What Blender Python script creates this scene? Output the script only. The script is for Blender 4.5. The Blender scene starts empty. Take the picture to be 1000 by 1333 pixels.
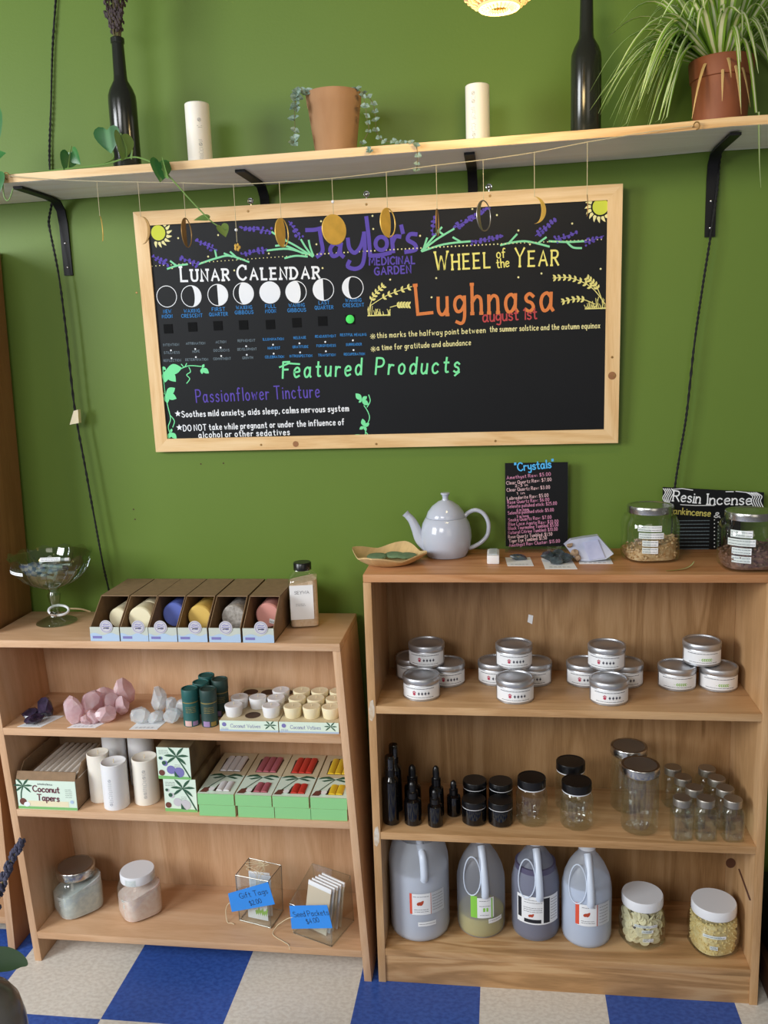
import bpy, bmesh, math, random
from mathutils import Vector, Matrix
from math import sin, cos, pi, radians, atan2, hypot, sqrt

SC = bpy.context.scene
COL = SC.collection
rnd = random.Random(7)


def lin(h):
    h = h.lstrip('#')
    out = []
    for i in (0, 2, 4):
        c = int(h[i:i + 2], 16) / 255
        out.append(c / 12.92 if c <= .04045 else ((c + .055) / 1.055) ** 2.4)
    return tuple(out)


# ------------------------------------------------------------------ camera
CAM = Vector((0.92468, -2.24280, 1.57787))
YAW, PITCH, ROLL, FOC = 0.137550, -0.181717, 0.034681, 1151.665
_M = (Matrix.Rotation(YAW, 3, 'Z') @ Matrix.Rotation(PITCH, 3, 'X') @ Matrix.Rotation(ROLL, 3, 'Y'))
cam_data = bpy.data.cameras.new('camera')
cam = bpy.data.objects.new('camera', cam_data)
COL.objects.link(cam)
rgt, fwd, up = _M.col[0], _M.col[1], _M.col[2]
cam.matrix_world = Matrix(((rgt[0], up[0], -fwd[0], CAM[0]), (rgt[1], up[1], -fwd[1], CAM[1]),
                           (rgt[2], up[2], -fwd[2], CAM[2]), (0, 0, 0, 1)))
cam_data.sensor_fit = 'VERTICAL'
cam_data.sensor_height = 36.0
cam_data.lens = FOC / 1333 * 36.0
cam_data.clip_start = .02
SC.camera = cam


def ray(u, v):
    return _M @ Vector(((u - 500) / FOC, 1, -(v - 666.5) / FOC))


# ------------------------------------------------------------------ light
SC.view_settings.view_transform = 'Standard'
SC.view_settings.look = 'None'
SC.view_settings.gamma = 1
SC.view_settings.exposure = 0.0
world = bpy.data.worlds.new('room_light')
SC.world = world
world.use_nodes = True
bg = world.node_tree.nodes['Background']
bg.inputs[0].default_value = (*lin('#F0EBDF'), 1)
bg.inputs[1].default_value = 0.14


def area(name, loc, target, sx, sy, power, col):
    d = bpy.data.lights.new(name, 'AREA')
    d.shape = 'RECTANGLE'
    d.size, d.size_y = sx, sy
    d.energy = power
    d.color = col
    o = bpy.data.objects.new(name, d)
    COL.objects.link(o)
    o.location = loc
    o.rotation_euler = (Vector(target) - Vector(loc)).to_track_quat('-Z', 'Y').to_euler()
    return o


# the shop window stands to the front left, a second one further right behind the camera
area('window_daylight', (-2.65, -2.6, 2.15), (0.5, 0, 1.0), 1.5, 1.5, 132, (.93, .97, 1.0))
area('door_daylight', (1.9, -3.9, 2.0), (0.8, 0, 0.8), 1.4, 1.8, 12, (1.0, .92, .80))
# added fill aimed at the floor behind the camera, bouncing light under the wall shelf
area('floor_bounce_fill', (-.6, -4.2, 2.7), (.3, -2.3, 0), 1.4, 1.2, 72, (.98, .98, 1.0))

# ------------------------------------------------------------------ materials
MATS = {}


def new_mat(name):
    m = bpy.data.materials.new(name)
    m.use_nodes = True
    nt = m.node_tree
    nt.nodes.clear()
    out = nt.nodes.new('ShaderNodeOutputMaterial')
    return m, nt, out


def nd(nt, typ, **kw):
    n = nt.nodes.new(typ)
    for k, v in kw.items():
        setattr(n, k, v)
    return n


def plain(name, hexcol, rough=.5, metal=0., var=0., vscale=40., spec=.5, bump=0., sss=0., stretch=(1, 1, 1), hex2=None):
    m, nt, out = new_mat(name)
    p = nd(nt, 'ShaderNodeBsdfPrincipled')
    p.inputs['Base Color'].default_value = (*lin(hexcol), 1)
    p.inputs['Roughness'].default_value = rough
    p.inputs['Metallic'].default_value = metal
    p.inputs['Specular IOR Level'].default_value = spec
    if sss:
        p.inputs['Subsurface Weight'].default_value = sss
        p.inputs['Subsurface Radius'].default_value = (.02, .015, .01)
        p.inputs['Subsurface Scale'].default_value = .5
    nt.links.new(p.outputs[0], out.inputs[0])
    if var or hex2 or bump:
        tc = nd(nt, 'ShaderNodeTexCoord')
        mp = nd(nt, 'ShaderNodeMapping')
        mp.inputs['Scale'].default_value = stretch
        no = nd(nt, 'ShaderNodeTexNoise')
        no.inputs['Scale'].default_value = vscale
        no.inputs['Detail'].default_value = 4
        nt.links.new(tc.outputs['Object'], mp.inputs[0])
        nt.links.new(mp.outputs[0], no.inputs['Vector'])
        if var or hex2:
            cr = nd(nt, 'ShaderNodeValToRGB')
            c = lin(hexcol)
            c2 = lin(hex2) if hex2 else tuple(x * (1 - var) for x in c)
            cr.color_ramp.elements[0].color = (*c2, 1)
            cr.color_ramp.elements[1].color = (*c, 1)
            cr.color_ramp.elements[0].position = .35
            cr.color_ramp.elements[1].position = .65
            nt.links.new(no.outputs['Fac'], cr.inputs[0])
            nt.links.new(cr.outputs[0], p.inputs['Base Color'])
        if bump:
            b = nd(nt, 'ShaderNodeBump')
            b.inputs['Strength'].default_value = bump
            b.inputs['Distance'].default_value = .002
            nt.links.new(no.outputs['Fac'], b.inputs['Height'])
            nt.links.new(b.outputs[0], p.inputs['Normal'])
    MATS[name] = m
    return m


def wood(name, dark, mid, light, axis, rough=.45, scale=1.0, contrast=1.0, knots=True):
    """plank grain running along one axis of the object"""
    m, nt, out = new_mat(name)
    p = nd(nt, 'ShaderNodeBsdfPrincipled')
    p.inputs['Roughness'].default_value = rough
    p.inputs['Specular IOR Level'].default_value = .35
    tc = nd(nt, 'ShaderNodeTexCoord')
    oi = nd(nt, 'ShaderNodeObjectInfo')
    add = nd(nt, 'ShaderNodeVectorMath', operation='ADD')
    sc = nd(nt, 'ShaderNodeVectorMath', operation='SCALE')
    sc.inputs['Scale'].default_value = 7.3
    comb = nd(nt, 'ShaderNodeCombineXYZ')
    for i in range(3):
        nt.links.new(oi.outputs['Random'], comb.inputs[i])
    nt.links.new(comb.outputs[0], sc.inputs[0])
    nt.links.new(tc.outputs['Object'], add.inputs[0])
    nt.links.new(sc.outputs[0], add.inputs[1])
    mp = nd(nt, 'ShaderNodeMapping')
    s = [9.0 * scale] * 3
    s[axis] = 1.1 * scale
    mp.inputs['Scale'].default_value = s
    nt.links.new(add.outputs[0], mp.inputs[0])
    n1 = nd(nt, 'ShaderNodeTexNoise')
    n1.inputs['Scale'].default_value = 1.0
    n1.inputs['Detail'].default_value = 3
    n1.inputs['Distortion'].default_value = .8
    nt.links.new(mp.outputs[0], n1.inputs['Vector'])
    # growth rings: the broad noise folded into fine bands
    mul = nd(nt, 'ShaderNodeMath', operation='MULTIPLY')
    mul.inputs[1].default_value = 34.0
    nt.links.new(n1.outputs['Fac'], mul.inputs[0])
    sn = nd(nt, 'ShaderNodeMath', operation='SINE')
    nt.links.new(mul.outputs[0], sn.inputs[0])
    mp2 = nd(nt, 'ShaderNodeMapping')
    s2 = [150.0 * scale] * 3
    s2[axis] = 5.0 * scale
    mp2.inputs['Scale'].default_value = s2
    nt.links.new(add.outputs[0], mp2.inputs[0])
    n2 = nd(nt, 'ShaderNodeTexNoise')
    n2.inputs['Detail'].default_value = 2
    nt.links.new(mp2.outputs[0], n2.inputs['Vector'])
    a1 = nd(nt, 'ShaderNodeMath', operation='MULTIPLY_ADD')
    a1.inputs[1].default_value = .13 * contrast
    a1.inputs[2].default_value = .02
    nt.links.new(sn.outputs[0], a1.inputs[0])
    a2 = nd(nt, 'ShaderNodeMath', operation='MULTIPLY_ADD')
    a2.inputs[1].default_value = .45
    nt.links.new(n2.outputs['Fac'], a2.inputs[0])
    nt.links.new(a1.outputs[0], a2.inputs[2])
    a3 = nd(nt, 'ShaderNodeMath', operation='MULTIPLY_ADD')
    a3.inputs[1].default_value = .55
    nt.links.new(n1.outputs['Fac'], a3.inputs[0])
    nt.links.new(a2.outputs[0], a3.inputs[2])
    cr = nd(nt, 'ShaderNodeValToRGB')
    e = cr.color_ramp.elements
    e[0].position, e[0].color = .22, (*lin(dark), 1)
    e[1].position, e[1].color = .80, (*lin(light), 1)
    k = e.new(.5)
    k.color = (*lin(mid), 1)
    nt.links.new(a3.outputs[0], cr.inputs[0])
    nt.links.new(cr.outputs[0], p.inputs['Base Color'])
    b = nd(nt, 'ShaderNodeBump')
    b.inputs['Strength'].default_value = .12
    b.inputs['Distance'].default_value = .001
    nt.links.new(a3.outputs[0], b.inputs['Height'])
    nt.links.new(b.outputs[0], p.inputs['Normal'])
    nt.links.new(p.outputs[0], out.inputs[0])
    MATS[name] = m
    return m


def glass(name, tint='#F2F6F4', base=.07, edge=.55, rough=.03, gloss='#FFFFFF'):
    """thin clear glass: mostly see-through, a mirror sheen that grows to the rim"""
    m, nt, out = new_mat(name)
    tr = nd(nt, 'ShaderNodeBsdfTransparent')
    tr.inputs[0].default_value = (*lin(tint), 1)
    gl = nd(nt, 'ShaderNodeBsdfGlossy')
    gl.inputs[0].default_value = (*lin(gloss), 1)
    gl.inputs['Roughness'].default_value = rough
    lw = nd(nt, 'ShaderNodeLayerWeight')
    lw.inputs[0].default_value = .5
    pw = nd(nt, 'ShaderNodeMath', operation='POWER')
    pw.inputs[1].default_value = 3.0
    nt.links.new(lw.outputs['Facing'], pw.inputs[0])
    ma = nd(nt, 'ShaderNodeMath', operation='MULTIPLY_ADD')
    ma.inputs[1].default_value = edge
    ma.inputs[2].default_value = base
    nt.links.new(pw.outputs[0], ma.inputs[0])
    mx = nd(nt, 'ShaderNodeMixShader')
    nt.links.new(ma.outputs[0], mx.inputs[0])
    nt.links.new(tr.outputs[0], mx.inputs[1])
    nt.links.new(gl.outputs[0], mx.inputs[2])
    nt.links.new(mx.outputs[0], out.inputs[0])
    MATS[name] = m
    return m


def milky(name, hexcol, fac=.6, rough=.3):
    """translucent plastic that lets the liquid behind it show"""
    m, nt, out = new_mat(name)
    tr = nd(nt, 'ShaderNodeBsdfTransparent')
    tr.inputs[0].default_value = (*lin('#F4F7FA'), 1)
    p = nd(nt, 'ShaderNodeBsdfPrincipled')
    p.inputs['Base Color'].default_value = (*lin(hexcol), 1)
    p.inputs['Roughness'].default_value = rough
    tl = nd(nt, 'ShaderNodeBsdfTranslucent')
    tl.inputs[0].default_value = (*lin(hexcol), 1)
    m1 = nd(nt, 'ShaderNodeMixShader')
    m1.inputs[0].default_value = .35
    nt.links.new(p.outputs[0], m1.inputs[1])
    nt.links.new(tl.outputs[0], m1.inputs[2])
    m2 = nd(nt, 'ShaderNodeMixShader')
    m2.inputs[0].default_value = fac
    nt.links.new(tr.outputs[0], m2.inputs[1])
    nt.links.new(m1.outputs[0], m2.inputs[2])
    nt.links.new(m2.outputs[0], out.inputs[0])
    MATS[name] = m
    return m


def crystal(name, hexcol, hex2, clear):
    """cloudy see-through mineral"""
    m = plain(name, hexcol, .15, hex2=hex2, vscale=45, sss=.2)
    nt = m.node_tree
    out = [n for n in nt.nodes if n.type == 'OUTPUT_MATERIAL'][0]
    p = [n for n in nt.nodes if n.type == 'BSDF_PRINCIPLED'][0]
    tr = nd(nt, 'ShaderNodeBsdfTransparent')
    tr.inputs[0].default_value = (*lin(hexcol), 1)
    mx = nd(nt, 'ShaderNodeMixShader')
    mx.inputs[0].default_value = clear
    nt.links.new(p.outputs[0], mx.inputs[1])
    nt.links.new(tr.outputs[0], mx.inputs[2])
    nt.links.new(mx.outputs[0], out.inputs[0])
    return m


def glow(name, hexcol, strength):
    m, nt, out = new_mat(name)
    e = nd(nt, 'ShaderNodeEmission')
    e.inputs[0].default_value = (*lin(hexcol), 1)
    e.inputs[1].default_value = strength
    nt.links.new(e.outputs[0], out.inputs[0])
    MATS[name] = m
    return m


def leafy(name, edge, mid, lo=.32, hi=.68, rough=.4):
    """striped leaf: colour across the blade from its uv, a little light through it"""
    m, nt, out = new_mat(name)
    uv = nd(nt, 'ShaderNodeUVMap')
    sp = nd(nt, 'ShaderNodeSeparateXYZ')
    nt.links.new(uv.outputs[0], sp.inputs[0])
    cr = nd(nt, 'ShaderNodeValToRGB')
    e = cr.color_ramp.elements
    e[0].position, e[0].color = lo - .06, (*lin(edge), 1)
    e[1].position, e[1].color = hi + .06, (*lin(edge), 1)
    a = e.new(lo + .04)
    a.color = (*lin(mid), 1)
    b = e.new(hi - .04)
    b.color = (*lin(mid), 1)
    nt.links.new(sp.outputs[0], cr.inputs[0])
    p = nd(nt, 'ShaderNodeBsdfPrincipled')
    p.inputs['Roughness'].default_value = rough
    tl = nd(nt, 'ShaderNodeBsdfTranslucent')
    nt.links.new(cr.outputs[0], p.inputs['Base Color'])
    nt.links.new(cr.outputs[0], tl.inputs[0])
    mx = nd(nt, 'ShaderNodeMixShader')
    mx.inputs[0].default_value = .25
    nt.links.new(p.outputs[0], mx.inputs[1])
    nt.links.new(tl.outputs[0], mx.inputs[2])
    nt.links.new(mx.outputs[0], out.inputs[0])
    MATS[name] = m
    return m


def wall_paint():
    m, nt, out = new_mat('green_paint')
    p = nd(nt, 'ShaderNodeBsdfPrincipled')
    p.inputs['Roughness'].default_value = .42
    p.inputs['Specular IOR Level'].default_value = .22
    tc = nd(nt, 'ShaderNodeTexCoord')
    n = nd(nt, 'ShaderNodeTexNoise')
    n.inputs['Scale'].default_value = 2.2
    n.inputs['Detail'].default_value = 3
    nt.links.new(tc.outputs['Object'], n.inputs['Vector'])
    cr = nd(nt, 'ShaderNodeValToRGB')
    cr.color_ramp.elements[0].color = (*lin('#617A31'), 1)
    cr.color_ramp.elements[1].color = (*lin('#678036'), 1)
    nt.links.new(n.outputs['Fac'], cr.inputs[0])
    nt.links.new(cr.outputs[0], p.inputs['Base Color'])
    n2 = nd(nt, 'ShaderNodeTexNoise')
    n2.inputs['Scale'].default_value = 160
    nt.links.new(tc.outputs['Object'], n2.inputs['Vector'])
    b = nd(nt, 'ShaderNodeBump')
    b.inputs['Strength'].default_value = .08
    b.inputs['Distance'].default_value = .002
    nt.links.new(n2.outputs['Fac'], b.inputs['Height'])
    nt.links.new(b.outputs[0], p.inputs['Normal'])
    nt.links.new(p.outputs[0], out.inputs[0])
    MATS['green_paint'] = m


def floor_tiles():
    m, nt, out = new_mat('checker_linoleum')
    p = nd(nt, 'ShaderNodeBsdfPrincipled')
    p.inputs['Roughness'].default_value = .38
    tc = nd(nt, 'ShaderNodeTexCoord')
    mp = nd(nt, 'ShaderNodeMapping')
    T = .3048
    mp.inputs['Scale'].default_value = (1 / T, 1 / T, 1)
    mp.inputs['Location'].default_value = (.06055 / T + 20, .46313 / T + 21, 0.5)
    nt.links.new(tc.outputs['Object'], mp.inputs[0])
    ck = nd(nt, 'ShaderNodeTexChecker')
    ck.inputs['Scale'].default_value = 1.0
    nt.links.new(mp.outputs[0], ck.inputs['Vector'])
    # flecks stretched a little, as in marbled linoleum
    mf = nd(nt, 'ShaderNodeMapping')
    mf.inputs['Scale'].default_value = (1, 1.4, 1)
    nt.links.new(tc.outputs['Object'], mf.inputs[0])
    n = nd(nt, 'ShaderNodeTexNoise')
    n.inputs['Scale'].default_value = 85
    n.inputs['Detail'].default_value = 5
    nt.links.new(mf.outputs[0], n.inputs['Vector'])
    r1 = nd(nt, 'ShaderNodeValToRGB')
    r2 = nd(nt, 'ShaderNodeValToRGB')
    for r, a, b in ((r1, '#D4CDC2', '#E3DED4'), (r2, '#2E4F9E', '#3B60B2')):
        r.color_ramp.elements[0].position = .38
        r.color_ramp.elements[1].position = .6
        r.color_ramp.elements[0].color = (*lin(a), 1)
        r.color_ramp.elements[1].color = (*lin(b), 1)
        nt.links.new(n.outputs['Fac'], r.inputs[0])
    mx = nd(nt, 'ShaderNodeMix', data_type='RGBA')
    nt.links.new(ck.outputs['Fac'], mx.inputs[0])
    nt.links.new(r1.outputs[0], mx.inputs[6])
    nt.links.new(r2.outputs[0], mx.inputs[7])
    nt.links.new(mx.outputs[2], p.inputs['Base Color'])
    nt.links.new(p.outputs[0], out.inputs[0])
    MATS['checker_linoleum'] = m


wall_paint()
floor_tiles()
for ax, nm in ((0, 'x'), (1, 'y'), (2, 'z')):
    wood('birch_' + nm, '#B98F68', '#CDA580', '#DBB895', ax, contrast=.6)
    wood('oak_' + nm, '#A27A4D', '#C0976A', '#D0AB7F', ax, contrast=.8)
    wood('cherry_' + nm, '#7C5230', '#976943', '#A8784F', ax, contrast=.6)
    wood('pine_' + nm, '#D0A36A', '#E3BF8A', '#EDCE9F', ax, contrast=1.0)
wood('ply_shaded_z', '#85633E', '#A07C54', '#B18E66', 2, contrast=1.1)  # browner plywood back, its colour also darkened to deepen the shade inside the bookcase
wood('plank_x', '#E6DBC6', '#F1E8D8', '#F7F1E6', 0, contrast=.9, scale=.8)
wood('worn_x', '#98744C', '#B98F62', '#CBA67A', 0, contrast=1.6, scale=1.2)
wood('top_x', '#9F6A3C', '#B98254', '#C8966A', 0, contrast=1.0)
wood('dark_stain_x', '#3A2416', '#4C301E', '#5A3A26', 0, contrast=.6)
plain('black_metal', '#0F0F11', .5, .0, spec=.3)
plain('steel', '#C8C8C8', .22, 1.0)
plain('tin', '#C2C4C8', .4, .85, var=.08, vscale=25)
plain('lid_silver', '#C4C3C0', .25, 1.0)
plain('zinc', '#A9A49B', .4, .9)
plain('brass', '#F2CB66', .42, .25, var=.2, vscale=30)
plain('brass_dark', '#A5804A', .45, .5, var=.2, vscale=40)
plain('slate', '#111316', .5, var=.2, vscale=3, spec=.22)
plain('black_plastic', '#0E0E10', .3)
plain('black_glass', '#08080A', .08, spec=.7)
plain('grey_plastic', '#3A3F46', .3)
plain('white_plastic', '#E6E8EC', .3)
plain('white_paper', '#EEF0F2', .65)
plain('grey_paper', '#C9CED4', .65)
plain('ink', '#4A4C58', .6)
plain('dark_ink', '#1C1E26', .6)
plain('kraft', '#8F7355', .75, var=.15, vscale=60)
plain('kraft_dark', '#5B4838', .8, var=.15, vscale=60)
plain('cord_black', '#0F0F10', .7, bump=.6, vscale=300)
plain('twine', '#D8C9A6', .85)
plain('thread', '#B9AE8C', .8)
plain('terracotta', '#B28A66', .9, hex2='#9F7652', vscale=14, bump=.1, stretch=(1, 1, .35))
plain('red_terracotta', '#8C4F30', .6, var=.12, vscale=20)
plain('soil', '#2E2219', .95, var=.4, vscale=80, bump=.8)
plain('wax_white', '#E9E9EA', .45, sss=.15)
plain('wax_warm', '#EFE9DC', .45, sss=.15)
plain('wax_cream', '#EFE3BE', .45, sss=.15)
plain('ceramic', '#BCC2D0', .14, spec=.55)
plain('bamboo', '#D9B883', .5, var=.15, vscale=20, stretch=(1, 6, 1))
plain('sage_leaf', '#6E8A66', .8, var=.25, vscale=60)
plain('dried_purple', '#55494A', .9, var=.4, vscale=90)
plain('dried_stem', '#6B6242', .9)
plain('vine_green', '#6E9048', .5)
plain('heart_leaf', '#5E7564', .5, hex2='#8FA79A', vscale=140)
plain('pothos_leaf', '#3F7A3C', .35, hex2='#2F6A3A', vscale=25)
plain('dark_leaf', '#2B421C', .4, var=.2, vscale=12)
plain('dry_leaf', '#C9A870', .8)
plain('amethyst', '#40344F', .15, hex2='#252030', vscale=60)
crystal('rose_quartz', '#F3DDE0', '#E5C2C8', .4)
crystal('clear_quartz', '#F4F7F9', '#DCE3E7', .55)
plain('labradorite', '#4E5B60', .2, hex2='#2C3538', vscale=60)
plain('pale_agate', '#C9CEDD', .25, hex2='#A9B2CC', vscale=18)
plain('lilac_face', '#C2C8E4', .2, hex2='#AFB6D6', vscale=30)
plain('agate_rind', '#A98E72', .7, var=.3, vscale=60)
plain('pink_salt', '#E8CCC4', .8, hex2='#F0DCD6', vscale=90)
plain('grey_salt', '#D3D6D4', .85, hex2='#BFC6C8', vscale=90)
plain('beige_resin', '#D8BC93', .6, hex2='#B98F60', vscale=130)
plain('brown_resin', '#8A6556', .6, hex2='#5F4238', vscale=130)
plain('banana_chip', '#EFE4BE', .7, var=.15, vscale=60)
plain('flower_crumb', '#EAD8A2', .8, hex2='#DDC280', vscale=120)
plain('salmon_salt', '#D9B392', .7, hex2='#E6C8AE', vscale=120)
plain('soap_cream', '#EFE6C3', .5)
plain('soap_blue', '#6474C4', .5, var=.1, vscale=30)
plain('soap_yellow', '#E0BC62', .5)
plain('soap_speckled', '#B9B3AC', .6, hex2='#8C867E', vscale=120)
plain('soap_pink', '#DC9A90', .5)
plain('emblem_grey', '#C9C7CC', .6)
plain('lilac_print', '#7C78B4', .6)
plain('sage_print', '#C3C9BD', .6)
plain('sky_print', '#AFC6DE', .6)
plain('mint_card', '#DCEEDD', .6)
plain('mint_green', '#8FCF8B', .55)
plain('grass_print', '#7FBE70', .55)
plain('palm_green', '#2F5A41', .55)
plain('coco_brown', '#6E3E33', .6)
plain('plum_text', '#6B3A44', .6)
plain('sand_card', '#CDBE9C', .65)
plain('olive_card', '#7A6A4A', .75, hex2='#5A4C34', vscale=18)
plain('taper_white', '#E4E3E4', .4)
plain('taper_mauve', '#B0606C', .4)
plain('taper_red', '#C8382C', .4)
plain('taper_yellow', '#E2BE2E', .4)
plain('taper_cream', '#DBD3C8', .45)
plain('tube_teal', '#1F5F5C', .5, var=.12, vscale=30)
plain('tube_dark', '#27443F', .5, var=.12, vscale=30)
plain('tube_gold', '#8E7F45', .5)
plain('tube_pink', '#D7B7B4', .5)
plain('tube_violet', '#9C86B4', .5)
plain('tape_blue', '#2F8BE6', .55)
plain('leaf_print', '#8CBF4A', .6)
plain('orange_print', '#E0563A', .55)
plain('nut_print', '#B4472C', .55)
plain('lime_print', '#8BD04C', .55)
plain('hat_print', '#B8405A', .55)
plain('liquid_clear', '#C6C9D2', .3)
plain('liquid_pale', '#C3CEE0', .3)
plain('liquid_lime', '#C2B04A', .3)
plain('liquid_violet', '#56526C', .3)
plain('jug_handle', '#D3DEEE', .35)
plain('woven_tan', '#C9A680', .8)
plain('lavender_bud', '#4B4A5E', .9, var=.4, vscale=200)
for n_, c_ in dict(white='#E9ECEF', yellow='#E6DE7C', sun='#C9D24C', purple='#5E4EAA', green='#7CE3A0', mint='#86D6A4',
                   blue='#3C86C8', orange='#D27C45', red='#B2474A', cream='#E4DDA0', pink='#D893B4', sky='#56B4EE',
                   rose='#E8C4C8', neon='#55E56A', black='#0A0B0C', wheat='#DCD483', dim='#74838C').items():
    plain('chalk_' + n_, c_, .85, spec=.2)
glass('clear_glass', '#FAFCFB', .04, .45)
glass('jar_glass', '#F4F8F5', .075, .75)
glass('bowl_glass', '#E6EDE8', .09, .75)
glass('terrarium_glass', '#F8FBFB', .05, .5)
glass('smoke_glass', '#4A4A46', .1, .5)
glass('bottle_glass', '#2B3122', .10, .5)
milky('milk_jug', '#E9EFF8', .46)
milky('milk_jug_thin', '#DCE4F2', .30)
glow('lamp_glow', '#FFC530', 1.2)
leafy('spider_leaf', '#86B03C', '#EEF3CC', .30, .70)
leafy('pothos_var', '#35703C', '#5E9A62', .42, .58)
plain('filler', '#D9D2C8', .8, hex2='#C4AC8C', vscale=60)
plain('bone_paper', '#C9BDA6', .7)
plain('grey_glaze', '#6E6C68', .25, hex2='#585652', vscale=14)
plain('hole_dark', '#4A3322', .9)
plain('vial_glass', '#9BA8A2', .15, spec=.7)
plain('bottle_dark', '#22251F', .18, spec=.6)
plain('pale_ink', '#85898F', .6)
plain('dark_knot', '#5A3424', .6)

# ------------------------------------------------------------------ mesh tools
class MB:
    def __init__(s):
        s.v, s.f, s.uv = [], [], {}

    def add(s, vs, fs, uvs=None):
        o = len(s.v)
        s.v += [tuple(p) for p in vs]
        for k, f in enumerate(fs):
            if uvs:
                s.uv[len(s.f)] = [uvs[i] for i in f]
            s.f.append(tuple(i + o for i in f))
        return s

    def mark(s):
        return len(s.v)

    def xf(s, M, start=0):
        for i in range(start, len(s.v)):
            s.v[i] = tuple(M @ Vector(s.v[i]))
        return s

    def box(s, x0, x1, y0, y1, z0, z1, bev=0.0):
        x0, x1 = min(x0, x1), max(x0, x1)
        y0, y1 = min(y0, y1), max(y0, y1)
        z0, z1 = min(z0, z1), max(z0, z1)
        vs = [(x, y, z) for z in (z0, z1) for y in (y0, y1) for x in (x0, x1)]
        fs = [(0, 2, 3, 1), (4, 5, 7, 6), (0, 1, 5, 4), (2, 6, 7, 3), (0, 4, 6, 2), (1, 3, 7, 5)]
        if bev <= 0:
            return s.add(vs, fs)
        bm = bmesh.new()
        bv = [bm.verts.new(p) for p in vs]
        for f in fs:
            bm.faces.new([bv[i] for i in f])
        bmesh.ops.bevel(bm, geom=bm.edges[:], offset=bev, segments=2, affect='EDGES', profile=.6)
        bm.verts.index_update()
        s.add([p.co[:] for p in bm.verts], [[q.index for q in f.verts] for f in bm.faces])
        bm.free()
        return s

    def lathe(s, prof, seg=32, cx=0, cy=0, cz=0, sq=None, rot=0.0, ex=1.0, ey=1.0):
        rings = []
        vs, fs = [], []
        for r, z in prof:
            if r <= 1e-6:
                rings.append([len(vs)])
                vs.append((cx, cy, cz + z))
            else:
                ring = []
                for i in range(seg):
                    a = 2 * pi * i / seg
                    k = 1.0
                    if sq:
                        k = 1 / ((abs(cos(a)) ** sq + abs(sin(a)) ** sq) ** (1 / sq))
                    x, y = r * k * cos(a) * ex, r * k * sin(a) * ey
                    if rot:
                        x, y = x * cos(rot) - y * sin(rot), x * sin(rot) + y * cos(rot)
                    ring.append(len(vs))
                    vs.append((cx + x, cy + y, cz + z))
                rings.append(ring)
        for a, b in zip(rings, rings[1:]):
            if len(a) == 1 and len(b) == 1:
                continue
            for i in range(seg):
                j = (i + 1) % seg
                if len(a) == 1:
                    fs.append((a[0], b[j], b[i]))
                elif len(b) == 1:
                    fs.append((a[i], a[j], b[0]))
                else:
                    fs.append((a[i], a[j], b[j], b[i]))
        return s.add(vs, fs)

    def tube(s, pts, r, seg=8, cap=True):
        pts = [Vector(p) for p in pts]
        n = len(pts)
        rs = r if isinstance(r, (list, tuple)) else [r] * n
        t = [(pts[min(i + 1, n - 1)] - pts[max(i - 1, 0)]).normalized() for i in range(n)]
        ref = Vector((0, 0, 1)) if abs(t[0].z) < .9 else Vector((1, 0, 0))
        nx = t[0].cross(ref).normalized()
        vs, fs = [], []
        for i in range(n):
            nx = (nx - t[i] * nx.dot(t[i])).normalized()
            ny = t[i].cross(nx)
            for k in range(seg):
                a = 2 * pi * k / seg
                vs.append(pts[i] + (nx * cos(a) + ny * sin(a)) * rs[i])
        for i in range(n - 1):
            for k in range(seg):
                j = (k + 1) % seg
                fs.append((i * seg + k, i * seg + j, (i + 1) * seg + j, (i + 1) * seg + k))
        if cap:
            fs.append(tuple(reversed(range(seg))))
            fs.append(tuple((n - 1) * seg + k for k in range(seg)))
        return s.add(vs, fs)

    def blade(s, pts, ws, side, fold=.25):
        """leaf blade with a shallow fold along its midrib; uv.x runs across"""
        pts = [Vector(p) for p in pts]
        n = len(pts)
        side = Vector(side).normalized()
        vs, fs, uv = [], [], []
        for i in range(n):
            t = (pts[min(i + 1, n - 1)] - pts[max(i - 1, 0)]).normalized()
            sd = (side - t * side.dot(t)).normalized()
            nn = sd.cross(t)
            for k, u in ((-1, 0), (0, .5), (1, 1)):
                vs.append(pts[i] + sd * (k * ws[i]) + nn * (abs(k) * ws[i] * fold))
                uv.append((u, i / (n - 1)))
        for i in range(n - 1):
            for k in range(2):
                a = i * 3 + k
                fs.append((a, a + 1, a + 4, a + 3))
        return s.add(vs, fs, uv)

    def ico(s, c, rad, seed=0, rough=.25, sub=2, facet=0):
        bm = bmesh.new()
        bmesh.ops.create_icosphere(bm, subdivisions=sub, radius=1)
        R = random.Random(seed)
        dirs = [Vector((R.uniform(-1, 1), R.uniform(-1, 1), R.uniform(-1, 1))).normalized() for _ in range(facet or 1)]
        cut = [R.uniform(.55, .9) for _ in dirs]
        for v in bm.verts:
            k = 1 + R.uniform(-rough, rough) * .5
            p = v.co * k
            if facet:
                for d, q in zip(dirs, cut):
                    h = p.dot(d)
                    if h > q:
                        p = p - d * (h - q)
            v.co = (p.x * rad[0] + c[0], p.y * rad[1] + c[1], p.z * rad[2] + c[2])
        bm.verts.index_update()
        s.add([v.co[:] for v in bm.verts], [[q.index for q in f.verts] for f in bm.faces])
        bm.free()
        return s

    def prism(s, poly, lo, hi, axis='y'):
        """polygon given in the two other axes, drawn out along axis"""
        n = len(poly)

        def P(a, b, h):
            return (a, h, b) if axis == 'y' else ((h, a, b) if axis == 'x' else (a, b, h))
        vs = [P(a, b, lo) for a, b in poly] + [P(a, b, hi) for a, b in poly]
        fs = [tuple(range(n)), tuple(range(2 * n - 1, n - 1, -1))]
        fs += [(i, (i + 1) % n, n + (i + 1) % n, n + i) for i in range(n)]
        return s.add(vs, fs)

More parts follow.
